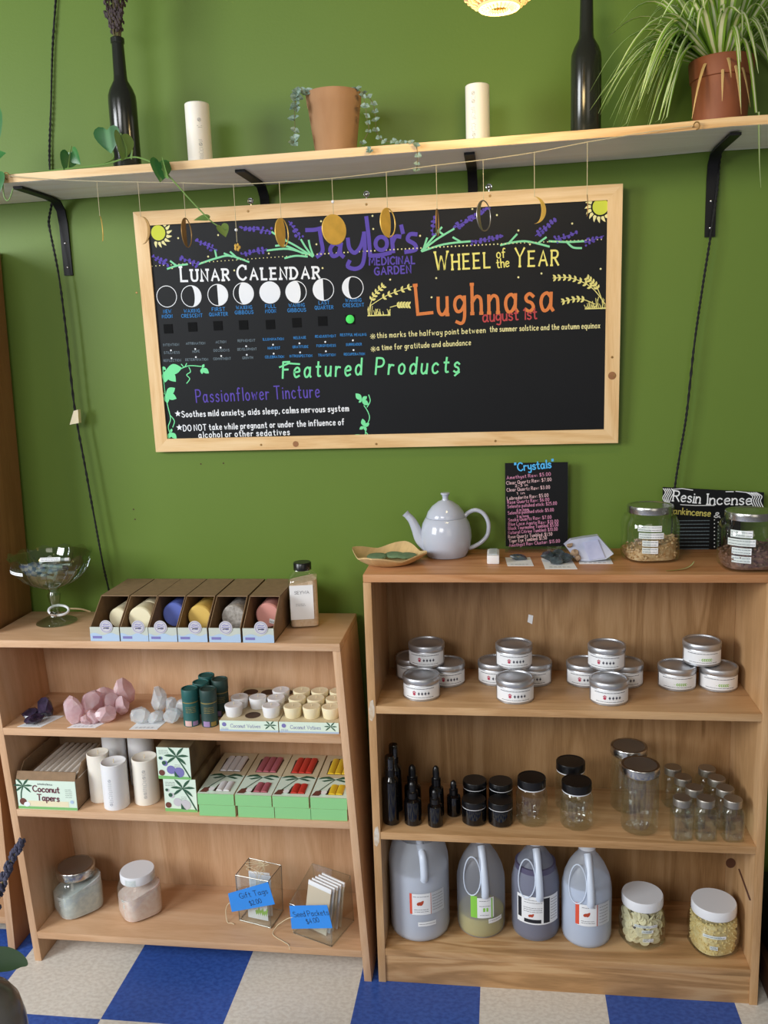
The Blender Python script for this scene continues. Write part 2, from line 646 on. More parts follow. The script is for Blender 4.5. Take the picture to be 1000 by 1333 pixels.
    def hexa(s, b, t):
        """eight-cornered solid: four base corners, four top corners"""
        return s.add(list(b) + list(t), [(3, 2, 1, 0), (4, 5, 6, 7), (0, 1, 5, 4), (1, 2, 6, 5), (2, 3, 7, 6), (3, 0, 4, 7)])

    def wrap(s, r, z0, z1, a0, a1, n=14, dz0=0, dz1=0):
        """curved patch on a cylinder, angle 0 facing -y"""
        vs, fs = [], []
        for i in range(n + 1):
            a = a0 + (a1 - a0) * i / n
            t = i / n
            vs += [(r * sin(a), -r * cos(a), z0 + dz0 * t), (r * sin(a), -r * cos(a), z1 + dz1 * t)]
        for i in range(n):
            fs.append((2 * i, 2 * i + 2, 2 * i + 3, 2 * i + 1))
        return s.add(vs, fs)

    def build(s, name, mat, parent=None, smooth=40, fix=True, shear=0.0):
        me = bpy.data.meshes.new(name)
        if shear:
            s.v = [(x + shear * z, y, z) for x, y, z in s.v]
        me.from_pydata(s.v, [], s.f)
        if s.uv:
            ul = me.uv_layers.new(name='UVMap')
            for pi_, poly in enumerate(me.polygons):
                if pi_ in s.uv:
                    for li, uvv in zip(poly.loop_indices, s.uv[pi_]):
                        ul.data[li].uv = uvv
        bm = bmesh.new()
        bm.from_mesh(me)
        if fix:
            bmesh.ops.recalc_face_normals(bm, faces=bm.faces[:])
        lim = radians(smooth)
        for f in bm.faces:
            f.smooth = smooth > 0
        for e in bm.edges:
            if len(e.link_faces) == 2 and e.calc_face_angle(0) > lim:
                e.smooth = False
        bm.to_mesh(me)
        bm.free()
        me.materials.append(MATS[mat])
        o = bpy.data.objects.new(name, me)
        COL.objects.link(o)
        if parent:
            o.parent = parent
        return o


def tag(o, label=None, cat=None, group=None, kind=None):
    if label: o['label'] = label
    if cat: o['category'] = cat
    if group: o['group'] = group
    if kind: o['kind'] = kind
    return o


def thing(name, label, cat, loc=(0, 0, 0), rz=0, group=None):
    o = bpy.data.objects.new(name, None)
    o.empty_display_size = .02
    COL.objects.link(o)
    o.location = loc
    o.rotation_euler = (0, 0, rz)
    return tag(o, label, cat, group)


def dup(root, label, loc, rz=0, group=None):
    r = root.copy()
    COL.objects.link(r)
    r.location = loc
    r.rotation_euler = (0, 0, rz)
    r['label'] = label
    if group: r['group'] = group
    for ch in list(root.children):
        c = ch.copy()
        COL.objects.link(c)
        c.parent = r
        for g in list(ch.children):
            d = g.copy()
            COL.objects.link(d)
            d.parent = c
    return r


def face_cam(x, y, off=0.0):
    return atan2(CAM.x - x, -(CAM.y - y)) + off


def spline(pts, n=6):
    """points of a smooth line through the given ones"""
    P = [Vector(p) for p in pts]
    if len(P) < 3:
        return P
    out = []
    for i in range(len(P) - 1):
        p0, p1, p2, p3 = P[max(i - 1, 0)], P[i], P[i + 1], P[min(i + 2, len(P) - 1)]
        for k in range(n):
            t = k / n
            out.append(.5 * ((2 * p1) + (p2 - p0) * t + (2 * p0 - 5 * p1 + 4 * p2 - p3) * t * t
                             + (3 * p1 - p0 - 3 * p2 + p3) * t ** 3))
    out.append(P[-1])
    return out


# ------------------------------------------------------------------ hand lettering, drawn as strokes
GL = {
    'A': '0,0 .36,1 .72,0;.13,.36 .59,.36', 'B': '0,0 0,1;~0,1 .42,.96 .5,.76 .38,.56 0,.53;~0,.53 .46,.5 .6,.27 .46,.03 0,0',
    'C': '~.66,.84 .42,1 .12,.84 0,.5 .12,.16 .42,0 .66,.16', 'D': '0,0 0,1;~0,1 .42,.94 .66,.5 .42,.06 0,0',
    'E': '0,0 0,1;0,1 .5,1;0,.52 .42,.52;0,0 .52,0', 'F': '0,0 0,1;0,1 .52,1;0,.53 .42,.53',
    'G': '~.64,.86 .42,1 .12,.84 0,.5 .12,.16 .42,0 .64,.12 .66,.42;.66,.44 .42,.44', 'H': '0,0 0,1;.6,0 .6,1;0,.52 .6,.52',
    'I': '0,0 0,1', 'J': '~.42,1 .42,.3 .3,.03 .1,.02 0,.2', 'K': '0,0 0,1;.56,1 0,.42;.18,.56 .6,0', 'L': '0,1 0,0 .5,0',
    'M': '0,0 .06,1 .4,.3 .74,1 .8,0', 'N': '0,0 0,1 .6,0 .6,1', 'O': '~.36,1 .1,.86 0,.5 .1,.14 .36,0 .62,.14 .72,.5 .62,.86 .36,1',
    'P': '0,0 0,1;~0,1 .42,.97 .56,.74 .42,.5 0,.46', 'Q': '~.36,1 .1,.86 0,.5 .1,.14 .36,0 .62,.14 .72,.5 .62,.86 .36,1;.45,.25 .72,-.06',
    'R': '0,0 0,1;~0,1 .42,.97 .54,.75 .4,.53 0,.5;.25,.5 .6,0', 'S': '~.54,.86 .32,1 .08,.88 .08,.66 .3,.52 .54,.36 .54,.12 .28,0 0,.14',
    'T': '0,1 .66,1;.33,1 .33,0', 'U': '~0,1 0,.3 .12,.04 .32,0 .52,.06 .6,.3 .6,1', 'V': '0,1 .34,0 .68,1',
    'W': '0,1 .22,0 .44,.8 .66,0 .9,1', 'X': '0,1 .6,0;.6,1 0,0', 'Y': '0,1 .32,.5 .64,1;.32,.5 .32,0', 'Z': '0,1 .58,1 0,0 .6,0',
    'a': '~.42,.46 .26,.6 .06,.5 0,.26 .1,.02 .28,.04 .42,.24;.44,.6 .42,.12 .52,0', 'b': '0,1 0,0;~0,.4 .2,.6 .4,.52 .44,.26 .32,.02 0,.06',
    'c': '~.4,.5 .22,.6 .04,.46 0,.28 .08,.06 .26,0 .42,.1', 'd': '.44,1 .44,0;~.44,.4 .26,.6 .06,.5 0,.26 .12,.02 .3,.04 .44,.24',
    'e': '~0,.32 .4,.36 .38,.54 .2,.6 .02,.44 .02,.18 .16,.01 .42,.1', 'f': '~.4,.94 .26,1 .16,.84 .16,.4 .16,0;0,.58 .36,.58',
    'g': '~.42,.46 .26,.6 .06,.52 0,.3 .1,.1 .28,.12 .42,.3;~.44,.6 .43,-.1 .3,-.32 .06,-.26', 'h': '0,1 0,0;~0,.38 .18,.58 .36,.52 .4,.3 .4,0',
    'i': '.04,.6 .04,0;.04,.8 .05,.84', 'j': '~.2,.6 .2,-.1 .1,-.3 -.06,-.24;.2,.8 .21,.84', 'k': '0,1 0,0;.36,.6 0,.26;.12,.36 .4,0',
    'l': '.04,1 .04,0', 'm': '0,.6 0,0;~0,.4 .14,.58 .28,.5 .3,.3 .3,0;~.3,.4 .44,.58 .58,.5 .6,.3 .6,0',
    'n': '0,.6 0,0;~0,.38 .18,.58 .36,.52 .4,.3 .4,0', 'o': '~.22,.6 .04,.48 0,.28 .06,.08 .22,0 .38,.08 .44,.3 .38,.5 .22,.6',
    'p': '0,.6 0,-.34;~0,.4 .2,.6 .4,.52 .44,.28 .32,.02 0,.08', 'q': '.44,.6 .44,-.34;~.44,.4 .26,.6 .06,.5 0,.26 .12,.02 .3,.04 .44,.2',
    'r': '0,.6 0,0;~0,.36 .14,.56 .34,.54', 's': '~.36,.5 .2,.6 .04,.5 .08,.36 .28,.28 .36,.12 .2,0 0,.08', 't': '~.16,.9 .15,.3 .2,.04 .36,.04;0,.6 .34,.6',
    'u': '~0,.6 0,.2 .1,.02 .26,.04 .4,.24;.4,.6 .4,0', 'v': '0,.6 .2,0 .4,.6', 'w': '0,.6 .15,0 .3,.5 .45,0 .6,.6', 'x': '0,.6 .38,0;.38,.6 0,0',
    'y': '~0,.6 .04,.24 .2,.14 .38,.3;~.4,.6 .38,-.06 .26,-.32 .02,-.26', 'z': '0,.6 .36,.6 0,0 .38,0',
    '0': '~.24,1 .05,.84 0,.5 .05,.14 .24,0 .44,.14 .5,.5 .44,.84 .24,1', '1': '.02,.8 .18,1 .18,0', '2': '~.02,.8 .16,1 .4,.94 .42,.7 .2,.34 0,0;0,0 .48,0',
    '3': '~.02,.9 .26,1 .42,.8 .2,.54;~.2,.54 .46,.36 .36,.06 .12,0 0,.1', '4': '.34,0 .34,1 0,.32 .48,.32', '5': '.42,1 .06,1 .04,.58;~.04,.58 .3,.62 .44,.34 .3,.04 0,.06',
    '6': '~.36,.98 .1,.7 0,.3 .14,.02 .36,.06 .42,.3 .26,.5 .04,.36', '7': '0,1 .46,1 .14,0', '8': '~.22,.54 .04,.74 .22,1 .4,.76 .22,.54 0,.26 .22,0 .46,.26 .22,.54',
    '9': '~.42,.66 .22,.48 .04,.66 .12,.94 .34,.96 .42,.66 .36,0', '$': '~.5,.84 .28,.95 .06,.84 .08,.64 .3,.5 .52,.34 .48,.12 .26,.04 0,.16;.27,1.1 .27,-.1',
    ':': '.05,.5 .06,.55;.05,.1 .06,.15', '.': '.04,0 .06,.04', ',': '.08,.06 .02,-.12', '-': '0,.4 .3,.4', "'": '.06,1 .02,.76', '&': '~.56,0 .2,.5 .16,.86 .32,.98 .42,.8 .2,.5 0,.22 .2,0 .5,.34',
    '(': '~.16,1.06 0,.5 .16,-.06', ')': '~0,1.06 .16,.5 0,-.06', '"': '.02,1.05 0,.82;.16,1.05 .14,.82', '/': '0,0 .4,1', ' ': ''}


def glyph(ch):
    out = []
    d = GL.get(ch, '')
    for part in d.split(';'):
        part = part.strip()
        if not part:
            continue
        cur = part[0] == '~'
        pts = [tuple(map(float, q.split(','))) for q in part.lstrip('~').split()]
        if cur and len(pts) > 2:
            pts = [(q.x, q.y) for q in spline([(a, b, 0) for a, b in pts], 4)]
        out.append(pts)
    w = max([p[0] for st in out for p in st], default=.3)
    return out, w


_step = [0]


def lift(mapf, x, y, e):
    try:
        return mapf(x, y, e)
    except TypeError:
        return mapf(x, y)


def stroke(mb, pts, w, mapf):
    """one pen stroke of width w in the writing plane: a mitred strip, laid a hair above the one before"""
    P = [pts[0]]
    for p in pts[1:]:
        if hypot(p[0] - P[-1][0], p[1] - P[-1][1]) > 1e-6:
            P.append(p)
    n = len(P)
    if n < 2:
        return
    _step[0] = (_step[0] + 1) % 12
    e = _step[0] * 1.2e-5
    d = []
    for i in range(n - 1):
        L = hypot(P[i + 1][0] - P[i][0], P[i + 1][1] - P[i][1])
        d.append(((P[i + 1][0] - P[i][0]) / L, (P[i + 1][1] - P[i][1]) / L))
    closed = n > 3 and hypot(P[0][0] - P[-1][0], P[0][1] - P[-1][1]) < 1e-6
    vs = []
    for i in range(n):
        a = d[i - 1] if i > 0 else (d[-1] if closed else d[0])
        b = d[i] if i < n - 1 else (d[0] if closed else d[-1])
        nx, ny = -(a[1] + b[1]), a[0] + b[0]
        L = hypot(nx, ny)
        if L < .5:
            nx, ny, L = -a[1], a[0], 1.0
        nx, ny = nx / L, ny / L
        k = min(1.5, 1 / max(.4, -a[1] * nx + a[0] * ny)) * w / 2
        x, y = P[i]
        if not closed and i == 0:
            x, y = x - d[0][0] * w * .3, y - d[0][1] * w * .3
        if not closed and i == n - 1:
            x, y = x + d[-1][0] * w * .3, y + d[-1][1] * w * .3
        vs += [lift(mapf, x + nx * k, y + ny * k, e), lift(mapf, x - nx * k, y - ny * k, e)]
    mb.add(vs, [(2 * i, 2 * i + 1, 2 * i + 3, 2 * i + 2) for i in range(n - 1)])


def letters(s, h, small=None, serif=0., slant=0., track=.2, jit=0., seed=1):
    """strokes of a line of text, unit: cap height h, start at 0; small = ratio of the lower-case small caps"""
    R = random.Random(seed)
    x = 0
    out = []
    for ch in s:
        k = 1.0
        c = ch
        if small and ch.islower():
            c, k = ch.upper(), small
        g, w = glyph(c)
        if ch == ' ':
            x += .34 * h
            continue
        dy = R.uniform(-jit, jit) * h
        for st in g:
            pts = [(x + (px * k + slant * py * k) * h, py * k * h + dy) for px, py in st]
            out.append(pts)
            if serif:
                for a, b in ((st[0], st[1]), (st[-1], st[-2])):
                    if abs(a[0] - b[0]) < .25 * abs(a[1] - b[1]) and (a[1] < .02 or a[1] > .98):
                        out.append([(x + (a[0] * k - serif) * h, a[1] * k * h + dy), (x + (a[0] * k + serif) * h, a[1] * k * h + dy)])
                if c in 'CSG':
                    a = st[0]
                    out.append([(x + a[0] * k * h, (a[1] - .1) * k * h + dy), (x + a[0] * k * h, (a[1] + .12) * k * h + dy)])
        x += (w * k + track) * h
    return out, x - track * h


def write(mb, s, p0, p1, h, w, mapf, **kw):
    """text from p0 to p1 along the baseline, stretched to fit"""
    st, W = letters(s, h, **kw)
    L = hypot(p1[0] - p0[0], p1[1] - p0[1])
    kx = L / max(W, 1e-6)
    ca, sa = (p1[0] - p0[0]) / L, (p1[1] - p0[1]) / L
    for pts in st:
        stroke(mb, [(p0[0] + x * kx * ca - y * sa, p0[1] + x * kx * sa + y * ca) for x, y in pts], w, mapf)


def flat(y):
    return lambda a, b, e=0.0: (a, y - e, b)


def round_(r, a0=0.0):
    return lambda a, b, e=0.0: ((r + e) * sin(a / r + a0), -(r + e) * cos(a / r + a0), b)


def dash_rows(mb, x0, x1, z0, z1, n, mapf, w=.0008, seed=0):
    """unreadable small print: broken lines"""
    R = random.Random(seed)
    for i in range(n):
        z = z1 - (z1 - z0) * (i + .5) / n
        x = x0
        while x < x1 - .001:
            l = min(R.uniform(.003, .009), x1 - x)
            stroke(mb, [(x, z), (x + l, z)], w, mapf)
            x += l + .0016


def disc(mb, x, z, r, mapf, n=20, a0=0, a1=2 * pi):
    _step[0] = (_step[0] + 1) % 12
    e = _step[0] * 1.2e-5
    mb.add([lift(mapf, x + r * cos(a0 + (a1 - a0) * i / n), z + r * sin(a0 + (a1 - a0) * i / n), e) for i in range(n)], [tuple(range(n))])


def poly(mb, pts, mapf):
    _step[0] = (_step[0] + 1) % 12
    e = _step[0] * 1.2e-5
    mb.add([lift(mapf, *p, e) for p in pts], [tuple(range(len(pts)))])

# ------------------------------------------------------------------ the room
tag(MB().box(-2.6, 3.4, 0, .1, 0, 2.9).build('wall_back', 'green_paint'), kind='structure')
hm = MB()
for u, v in ((174, 663), (176, 676), (261.6, 604), (291, 603)):
    d = ray(u, v)
    p = CAM + d * (-CAM.y / d.y)
    hm.lathe([(0, 0), (.0022, 0)], 8)
    hm.xf(Matrix.Translation((p.x, -.0006, p.z)) @ Matrix.Rotation(pi / 2, 4, 'X'), len(hm.v) - 9)
hm.build('screw_hole', 'hole_dark', COL.objects['wall_back'], smooth=0)
tag(MB().box(-2.6, 3.4, -4.6, .1, -.05, 0).build('floor', 'checker_linoleum'), kind='structure')

# ------------------------------------------------------------------ bookcases
LSH = -.0484                                   # the left bookcase is racked: its top leans to the left
lb = thing('bookcase', 'low open wooden bookcase on the left, leaning left, with legs open below its bottom shelf', 'bookcase', (.5793, -.277, 0))
W, D, T = .9124, .246, .019


def lpart(name, x0, x1, y0, y1, z0, z1, m, bev=.0012):
    return MB().box(x0, x1, y0, y1, z0, z1, bev).build(name, m, lb, shear=LSH)


lpart('side_panel', -T, 0, 0, D, 0, .878, 'birch_z')
lpart('side_panel', -W, -W + T, 0, D, 0, .878, 'birch_z')
lpart('top_panel', -W, 0, 0, D, .8783, .8973, 'birch_x', .002)
for z in (.6636, .4396, .0865):
    lpart('shelf', -W + T, -T, 0, D - .006, z - T, z, 'birch_x')
lpart('back_panel', -W + T, -T, D - .0055, D, .05, .878, 'birch_z')

rb = thing('bookcase', 'taller open wooden bookcase on the right, with a plinth board down to the floor', 'bookcase', (.5971, -.2752, 0))
W2, D2 = .9178, .2652
T_PANEL = T


def rpart(name, x0, x1, y0, y1, z0, z1, m, bev=.0012):
    return MB().box(x0, x1, y0, y1, z0, z1, bev).build(name, m, rb)


rpart('side_panel', 0, T, 0, D2, 0, 1.046, 'oak_z')
rpart('side_panel', W2 - T, W2, 0, D2, 0, 1.046, 'oak_z')
rpart('top_panel', 0, W2, 0, D2, 1.0463, 1.0654, 'top_x', .003)
for z in (.7421, .4145):
    rpart('shelf', T, W2 - T, .0005, D2 - .006, z - T, z, 'oak_x')
rpart('shelf', T, W2 - T, .0005, D2 - .006, .0945 - T, .0945, 'worn_x')
rpart('plinth', T, W2 - T, .004, .022, .0, .0752, 'worn_x')
rpart('back_panel', T, W2 - T, D2 - .0055, D2, .03, 1.046, 'ply_shaded_z')
t_ = MB()
t_.add([(.384, D2 - .0062, .872), (.396, D2 - .0062, .866), (.399, D2 - .0062, .889), (.387, D2 - .0062, .892)], [(0, 1, 2, 3)])
tag(t_.build('sticker', 'white_paper', rb), 'torn white paper sticker on the inside back')
for zz in (.7421, .4145):                      # pale filler where the shelf ends were let in
    k_ = MB()
    P_ = [(.003, zz - .034), (.009, zz - .038), (.015, zz - .026), (.016, zz - .004), (.013, zz + .016), (.006, zz + .012), (.002, zz - .008)]
    k_.prism(P_, -.0005, .0004)
    tag(k_.build('filler_patch', 'filler', rb), 'white filler smear on the front edge')

tc = thing('cabinet', 'tall reddish-brown wooden cabinet cut by the left edge, beside the leaning bookcase', 'cabinet', (-.408, -.245, 0))
SH2 = .022


def cpart(name, x0, x1, y0, y1, z0, z1, m):
    return MB().box(x0, x1, y0, y1, z0, z1, .001).build(name, m, tc, shear=SH2)


cpart('side_panel', -.02, 0, .0015, .235, 0, 1.86, 'cherry_z')
tag(cpart('edge_strip', -.02, 0, 0, .0013, 0, 1.86, 'birch_z'), 'pale wooden front edge')
cpart('side_panel', -.72, -.70, 0, .235, 0, 1.86, 'cherry_z')
cpart('back_panel', -.70, -.02, .229, .235, .02, 1.86, 'cherry_z')
for z in (.1, .46, .82, 1.18, 1.54, 1.84):
    cpart('shelf', -.70, -.02, .003, .228, z - .02, z, 'birch_x')

st = thing('side_stand', 'low dark brown stand just right of the tall-backed bookcase, at the right edge', 'stand', (1.545, -.26, 0))
MB().box(0, .5, .0, .24, 0, .076, .003).build('base', 'dark_stain_x', st)
MB().box(.02, .48, .02, .22, .0, .04, .003).build('foot', 'dark_stain_x', st)
bk = thing('crate', 'black box standing on the dark brown stand at the right edge', 'box', (1.66, -.16, .0765))
MB().box(-.1, .3, -.09, .09, 0, .145, .004).build('box_body', 'black_plastic', bk)
MB().box(-.104, .304, -.094, .094, .125, .147, .003).build('rim', 'black_plastic', bk)

# ------------------------------------------------------------------ wall shelf on four iron brackets
SX0 = -.9


def shelf_top(x):
    return 1.998 + .0105 * (x + .2)


ws = thing('wall_shelf', 'long pale pine shelf on black iron brackets above the blackboard', 'shelf', (0, 0, 0))
m_ = MB()
n = 26
vs, fs = [], []
for i in range(n + 1):
    x = SX0 + (2.6 - SX0) * i / n
    zt = shelf_top(x)
    yb, yf = -.012, -.252
    if 1.2 < x < 1.6:                          # bark-edge swelling above the right bracket
        zt += .004 * max(0, 1 - abs(x - 1.42) / .14)
    vs += [(x, yf, zt - .0185), (x, yb, zt - .0185), (x, yb, zt), (x, yf, zt)]
for i in range(n):
    a = i * 4
    for k in range(4):
        fs.append((a + k, a + (k + 1) % 4, a + 4 + (k + 1) % 4, a + 4 + k))
fs += [(0, 3, 2, 1), (n * 4, n * 4 + 1, n * 4 + 2, n * 4 + 3)]
m_.add(vs, fs)
m_.build('board', 'plank_x', ws)
m_ = MB()                                      # pale planed front edge
vs, fs = [], []
for i in range(n + 1):
    x = SX0 + (2.6 - SX0) * i / n
    zt = shelf_top(x) + (.004 * max(0, 1 - abs(x - 1.42) / .14) if 1.2 < x < 1.6 else 0)
    vs += [(x, -.2545, zt - .018), (x, -.2522, zt - .018), (x, -.2522, zt + .0002), (x, -.2545, zt - .0006)]
for i in range(n):
    a = i * 4
    for k in range(4):
        fs.append((a + k, a + (k + 1) % 4, a + 4 + (k + 1) % 4, a + 4 + k))
m_.add(vs, fs)
tag(m_.build('front_edge', 'pine_x', ws), 'pale planed front edge')
for bx, low in ((-.188, 1), (.345, 1), (.857, 1), (1.408, 1)):
    zu = shelf_top(bx) - .0192
    m_ = MB()
    w = .0115
    # one bent flat bar: under the shelf, round the corner, down the wall
    path = [(-.215, zu - .003), (-.075, zu - .003), (-.035, zu - .006), (-.012, zu - .026), (-.005, zu - .06), (-.003, zu - .185)]
    th = .0028
    vs, fs = [], []
    for i, (y, z) in enumerate(path):
        a, b = path[max(i - 1, 0)], path[min(i + 1, len(path) - 1)]
        L = hypot(b[0] - a[0], b[1] - a[1])
        ny, nz = -(b[1] - a[1]) / L * th, (b[0] - a[0]) / L * th
        vs += [(bx - w, y + ny, z + nz), (bx + w, y + ny, z + nz), (bx + w, y - ny, z - nz), (bx - w, y - ny, z - nz)]
    for i in range(len(path) - 1):
        a = i * 4
        for k in range(4):
            fs.append((a + k, a + (k + 1) % 4, a + 4 + (k + 1) % 4, a + 4 + k))
    fs += [(0, 3, 2, 1), tuple(len(vs) - 4 + k for k in range(4))]
    m_.add(vs, fs)
    br = m_.build('bracket', 'black_metal', ws)
    for z in (zu - .105, zu - .165):
        s_ = MB()
        s_.lathe([(0, .0035), (.0022, .003), (.0034, .0015), (.0036, 0)], 12)
        s_.xf(Matrix.Translation((bx, -.0062, z)) @ Matrix.Rotation(pi / 2, 4, 'X'))
        s_.build('screw', 'steel', br)

# ------------------------------------------------------------------ blackboard
TILT = math.atan(.0377)
BX0, BYF, BZ0 = .0164, -.022, 1.3325
BW, BH = 1.1865, .6023 / cos(TILT)
cb = thing('blackboard', 'wide hand-lettered blackboard in a pale wooden frame hung on the green wall', 'blackboard', (BX0, BYF, BZ0))
cb.rotation_euler = (TILT, 0, 0)
FWD = .034
MB().box(.02, BW - .02, .0045, .014, .02, BH - .02).build('panel', 'slate', cb)
fr = [('x', [(0, 0), (BW, 0), (BW - FWD, FWD), (FWD, FWD)]), ('x', [(0, BH), (FWD, BH - FWD), (BW - FWD, BH - FWD), (BW, BH)]),
      ('z', [(0, 0), (FWD, FWD), (FWD, BH - FWD), (0, BH)]), ('z', [(BW, 0), (BW, BH), (BW - FWD, BH - FWD), (BW - FWD, FWD)])]
for ax, pl in fr:
    MB().prism(pl, 0, .018).build('frame_rail', 'pine_' + ax, cb)
m_ = MB()
BN = Vector((0, -cos(TILT), -sin(TILT)))


def bd(u, v, off=.004):
    """where the sight line of a photo point meets the board's face, in the board's own x and z"""
    d = ray(u, v)
    o = Vector((BX0, BYF, BZ0)) - BN * off
    t = (o - CAM).dot(BN) / d.dot(BN)
    p = CAM + d * t - o
    return (p.x, -p.y * sin(TILT) + p.z * cos(TILT))


PX = (bd(501, 430)[0] - bd(500, 430)[0])       # one photo pixel on the board
CH = flat(.0041)
CH2 = flat(.0038)


def chalk(name, s, a, b, hpx, wpx, mat, mf=CH, label=None, **kw):
    rows = s if isinstance(s, list) else [(s, a, b)]
    for i, (q, p0, p1) in enumerate(rows):
        m = MB()
        write(m, q, bd(*p0), bd(*p1), hpx * PX, wpx * PX, mf, seed=i + 3, **kw)
        o = m.build(name, 'chalk_' + mat, cb, smooth=0, fix=False)
        if label: tag(o, label)


# screws and screw eyes
for u, v in ((323, 275), (477, 266), (638, 255), (490, 578), (645, 574), (340, 579), (800, 489), (797, 465), (178, 381)):
    x, z = bd(u, v, 0)
    s_ = MB()
    s_.lathe([(0, .001), (.0022, .0008), (.003, 0)], 10)
    s_.xf(Matrix.Translation((x, -.0004, z)) @ Matrix.Rotation(pi / 2, 4, 'X'))
    s_.build('screw', 'brass_dark', cb)
for u in (325, 477, 637):
    x = bd(u, 262, 0)[0]
    s_ = MB()
    c = [(x + .0062 * cos(a), .009, BH + .011 + .0062 * sin(a)) for a in [2 * pi * k / 18 for k in range(19)]]
    s_.tube(c, .0016, 6)
    s_.tube([(x, .009, BH - .004), (x, .009, BH + .0055)], .0016, 6)
    s_.ico((x, .012, BH + .011), (.0045, .003, .0045), sub=2, rough=0)
    s_.build('screw_eye', 'steel', cb)
kn = MB()
for u, v, r in ((797, 489, 5), (385, 578, 4)):
    x, z = bd(u, v, 0)
    disc(kn, x, z, r * PX, flat(-.0006), 14)
tag(kn.build('knot', 'cherry_x', cb, smooth=0, fix=False), 'dark round knot in the frame')

def ring_px(u, v, ru, rv, n=14):
    return [(u + ru * cos(2 * pi * k / n), v + rv * sin(2 * pi * k / n)) for k in range(n + 1)]


for what, strokes_ in (('T', [[(399, 299.5), (410, 299), (422, 296)], [(416, 298), (418, 312), (420, 327), (413, 334)]]),
                       ('a', [[(443, 320), (436, 317), (430, 324), (433, 333), (440, 331), (443, 322)], [(444, 317), (443, 329), (447, 334)]]),
                       ('y', [[(453, 311), (455, 323), (462, 329), (470, 320), (474, 304)], [(474, 303), (475, 325), (472, 344), (463, 350), (453, 347), (455, 340)]]),
                       ('l', [[(477, 283), (480, 308), (482, 333)], [(482, 333), (495, 332), (508, 329)]]), ('o', [ring_px(496.5, 317, 7.5, 8.5)]),
                       ('r', [[(510, 308), (511, 318), (512, 328)], [(511, 316), (515, 308), (521, 308)]]), ('apostrophe', [[(522.5, 294), (524.5, 303)]]),
                       ('s', [[(542, 305), (534, 305), (531, 312), (540, 318), (541, 325), (528, 328)]])):
    m = MB()
    for pts in strokes_:
        P = spline([(*bd(*p), 0) for p in pts], 5) if len(pts) > 2 else [Vector((*bd(*p), 0)) for p in pts]
        stroke(m, [(q.x, q.y) for q in P], 5.0 * PX, CH)
    tag(m.build('shop_lettering', 'chalk_purple', cb, smooth=0, fix=False), 'purple %s of the shop name' % what)
chalk('small_lettering', [('MEDICINAL', (481, 345), (540, 343)), ('GARDEN', (488, 358), (535, 355))], 0, 0, 9, 1.9, 'purple', track=.32)
chalk('calendar_heading', 'Lunar Calendar', (236, 366), (416, 362), 18, 2.7, 'white', small=.76, serif=.1, track=.34, label='white heading over the moons')
chalk('wheel_heading', [('Wheel', (567, 352), (638, 348)), ('Year', (671, 347), (727, 345))], 0, 0, 22, 2.3, 'yellow', small=.8, serif=.06, track=.32)
chalk('wheel_heading', [('of', (647, 336), (658, 335)), ('the', (647, 349), (663, 347))], 0, 0, 11, 1.4, 'yellow')
chalk('festival_name', [('L', (544, 409), (563, 407)), ('ughnasa', (571, 410), (720, 404))], 0, 0, 36, 4.0, 'orange', serif=.05, track=.34, label='large orange festival name')
chalk('festival_date', 'august 1st', (629, 419), (699, 415), 14, 1.8, 'red')
chalk('festival_note', [('this marks the halfway point between', (491, 440), (632, 433)), ('the summer solstice and the autumn equinox', (638, 432), (781, 427)),
                        ('a time for gratitude and abundance', (491, 456), (613, 449))], 0, 0, 6.8, .9, 'cream', track=.3)
m = MB()
for u, v in ((485.5, 438), (486, 454.5)):
    x, z = bd(u, v)
    for k in range(8):
        a = k * pi / 4
        stroke(m, [(x + 1.8 * PX * cos(a), z + 1.8 * PX * sin(a)), (x + 3.4 * PX * cos(a), z + 3.4 * PX * sin(a))], .8 * PX, CH)
    disc(m, x, z, 1.2 * PX, CH, 8)
m.build('sun_bullet', 'chalk_cream', cb, smooth=0, fix=False)
chalk('products_heading', [('Featured', (368, 492), (470, 488)), ('Products', (489, 487), (597, 485))], 0, 0, 21, 2.5, 'green', slant=.14, jit=.03, track=.42)
m = MB()
for pts in ([(364, 478), (376, 473), (390, 474)], [(592, 489), (598, 484)]):
    stroke(m, [bd(*p) for p in pts], 2.2 * PX, CH)
m.build('products_flourish', 'chalk_green', cb, smooth=0, fix=False)
chalk('tincture_name', 'Passionflower Tincture', (256, 524), (416, 517), 17, 1.6, 'purple', track=.32)
chalk('tincture_note', [('Soothes mild anxiety, aids sleep, calms nervous system', (237, 543), (454, 535)),
                        ('DO NOT take while pregnant or under the influence of', (239, 561), (448, 553)),
                        ('alcohol or other sedatives', (259, 570), (377, 566))], 0, 0, 8, 1.25, 'white', jit=.03, track=.32)
m = MB()
for u, v in ((231.5, 538.5), (233.5, 556.5)):
    x, z = bd(u, v)
    P = [(x + (4.6 if k % 2 == 0 else 2) * PX * cos(pi / 2 + k * pi / 5), z + (4.6 if k % 2 == 0 else 2) * PX * sin(pi / 2 + k * pi / 5)) for k in range(10)]
    poly(m, P, CH)
m.build('star_bullet', 'chalk_white', cb, smooth=0, fix=False)

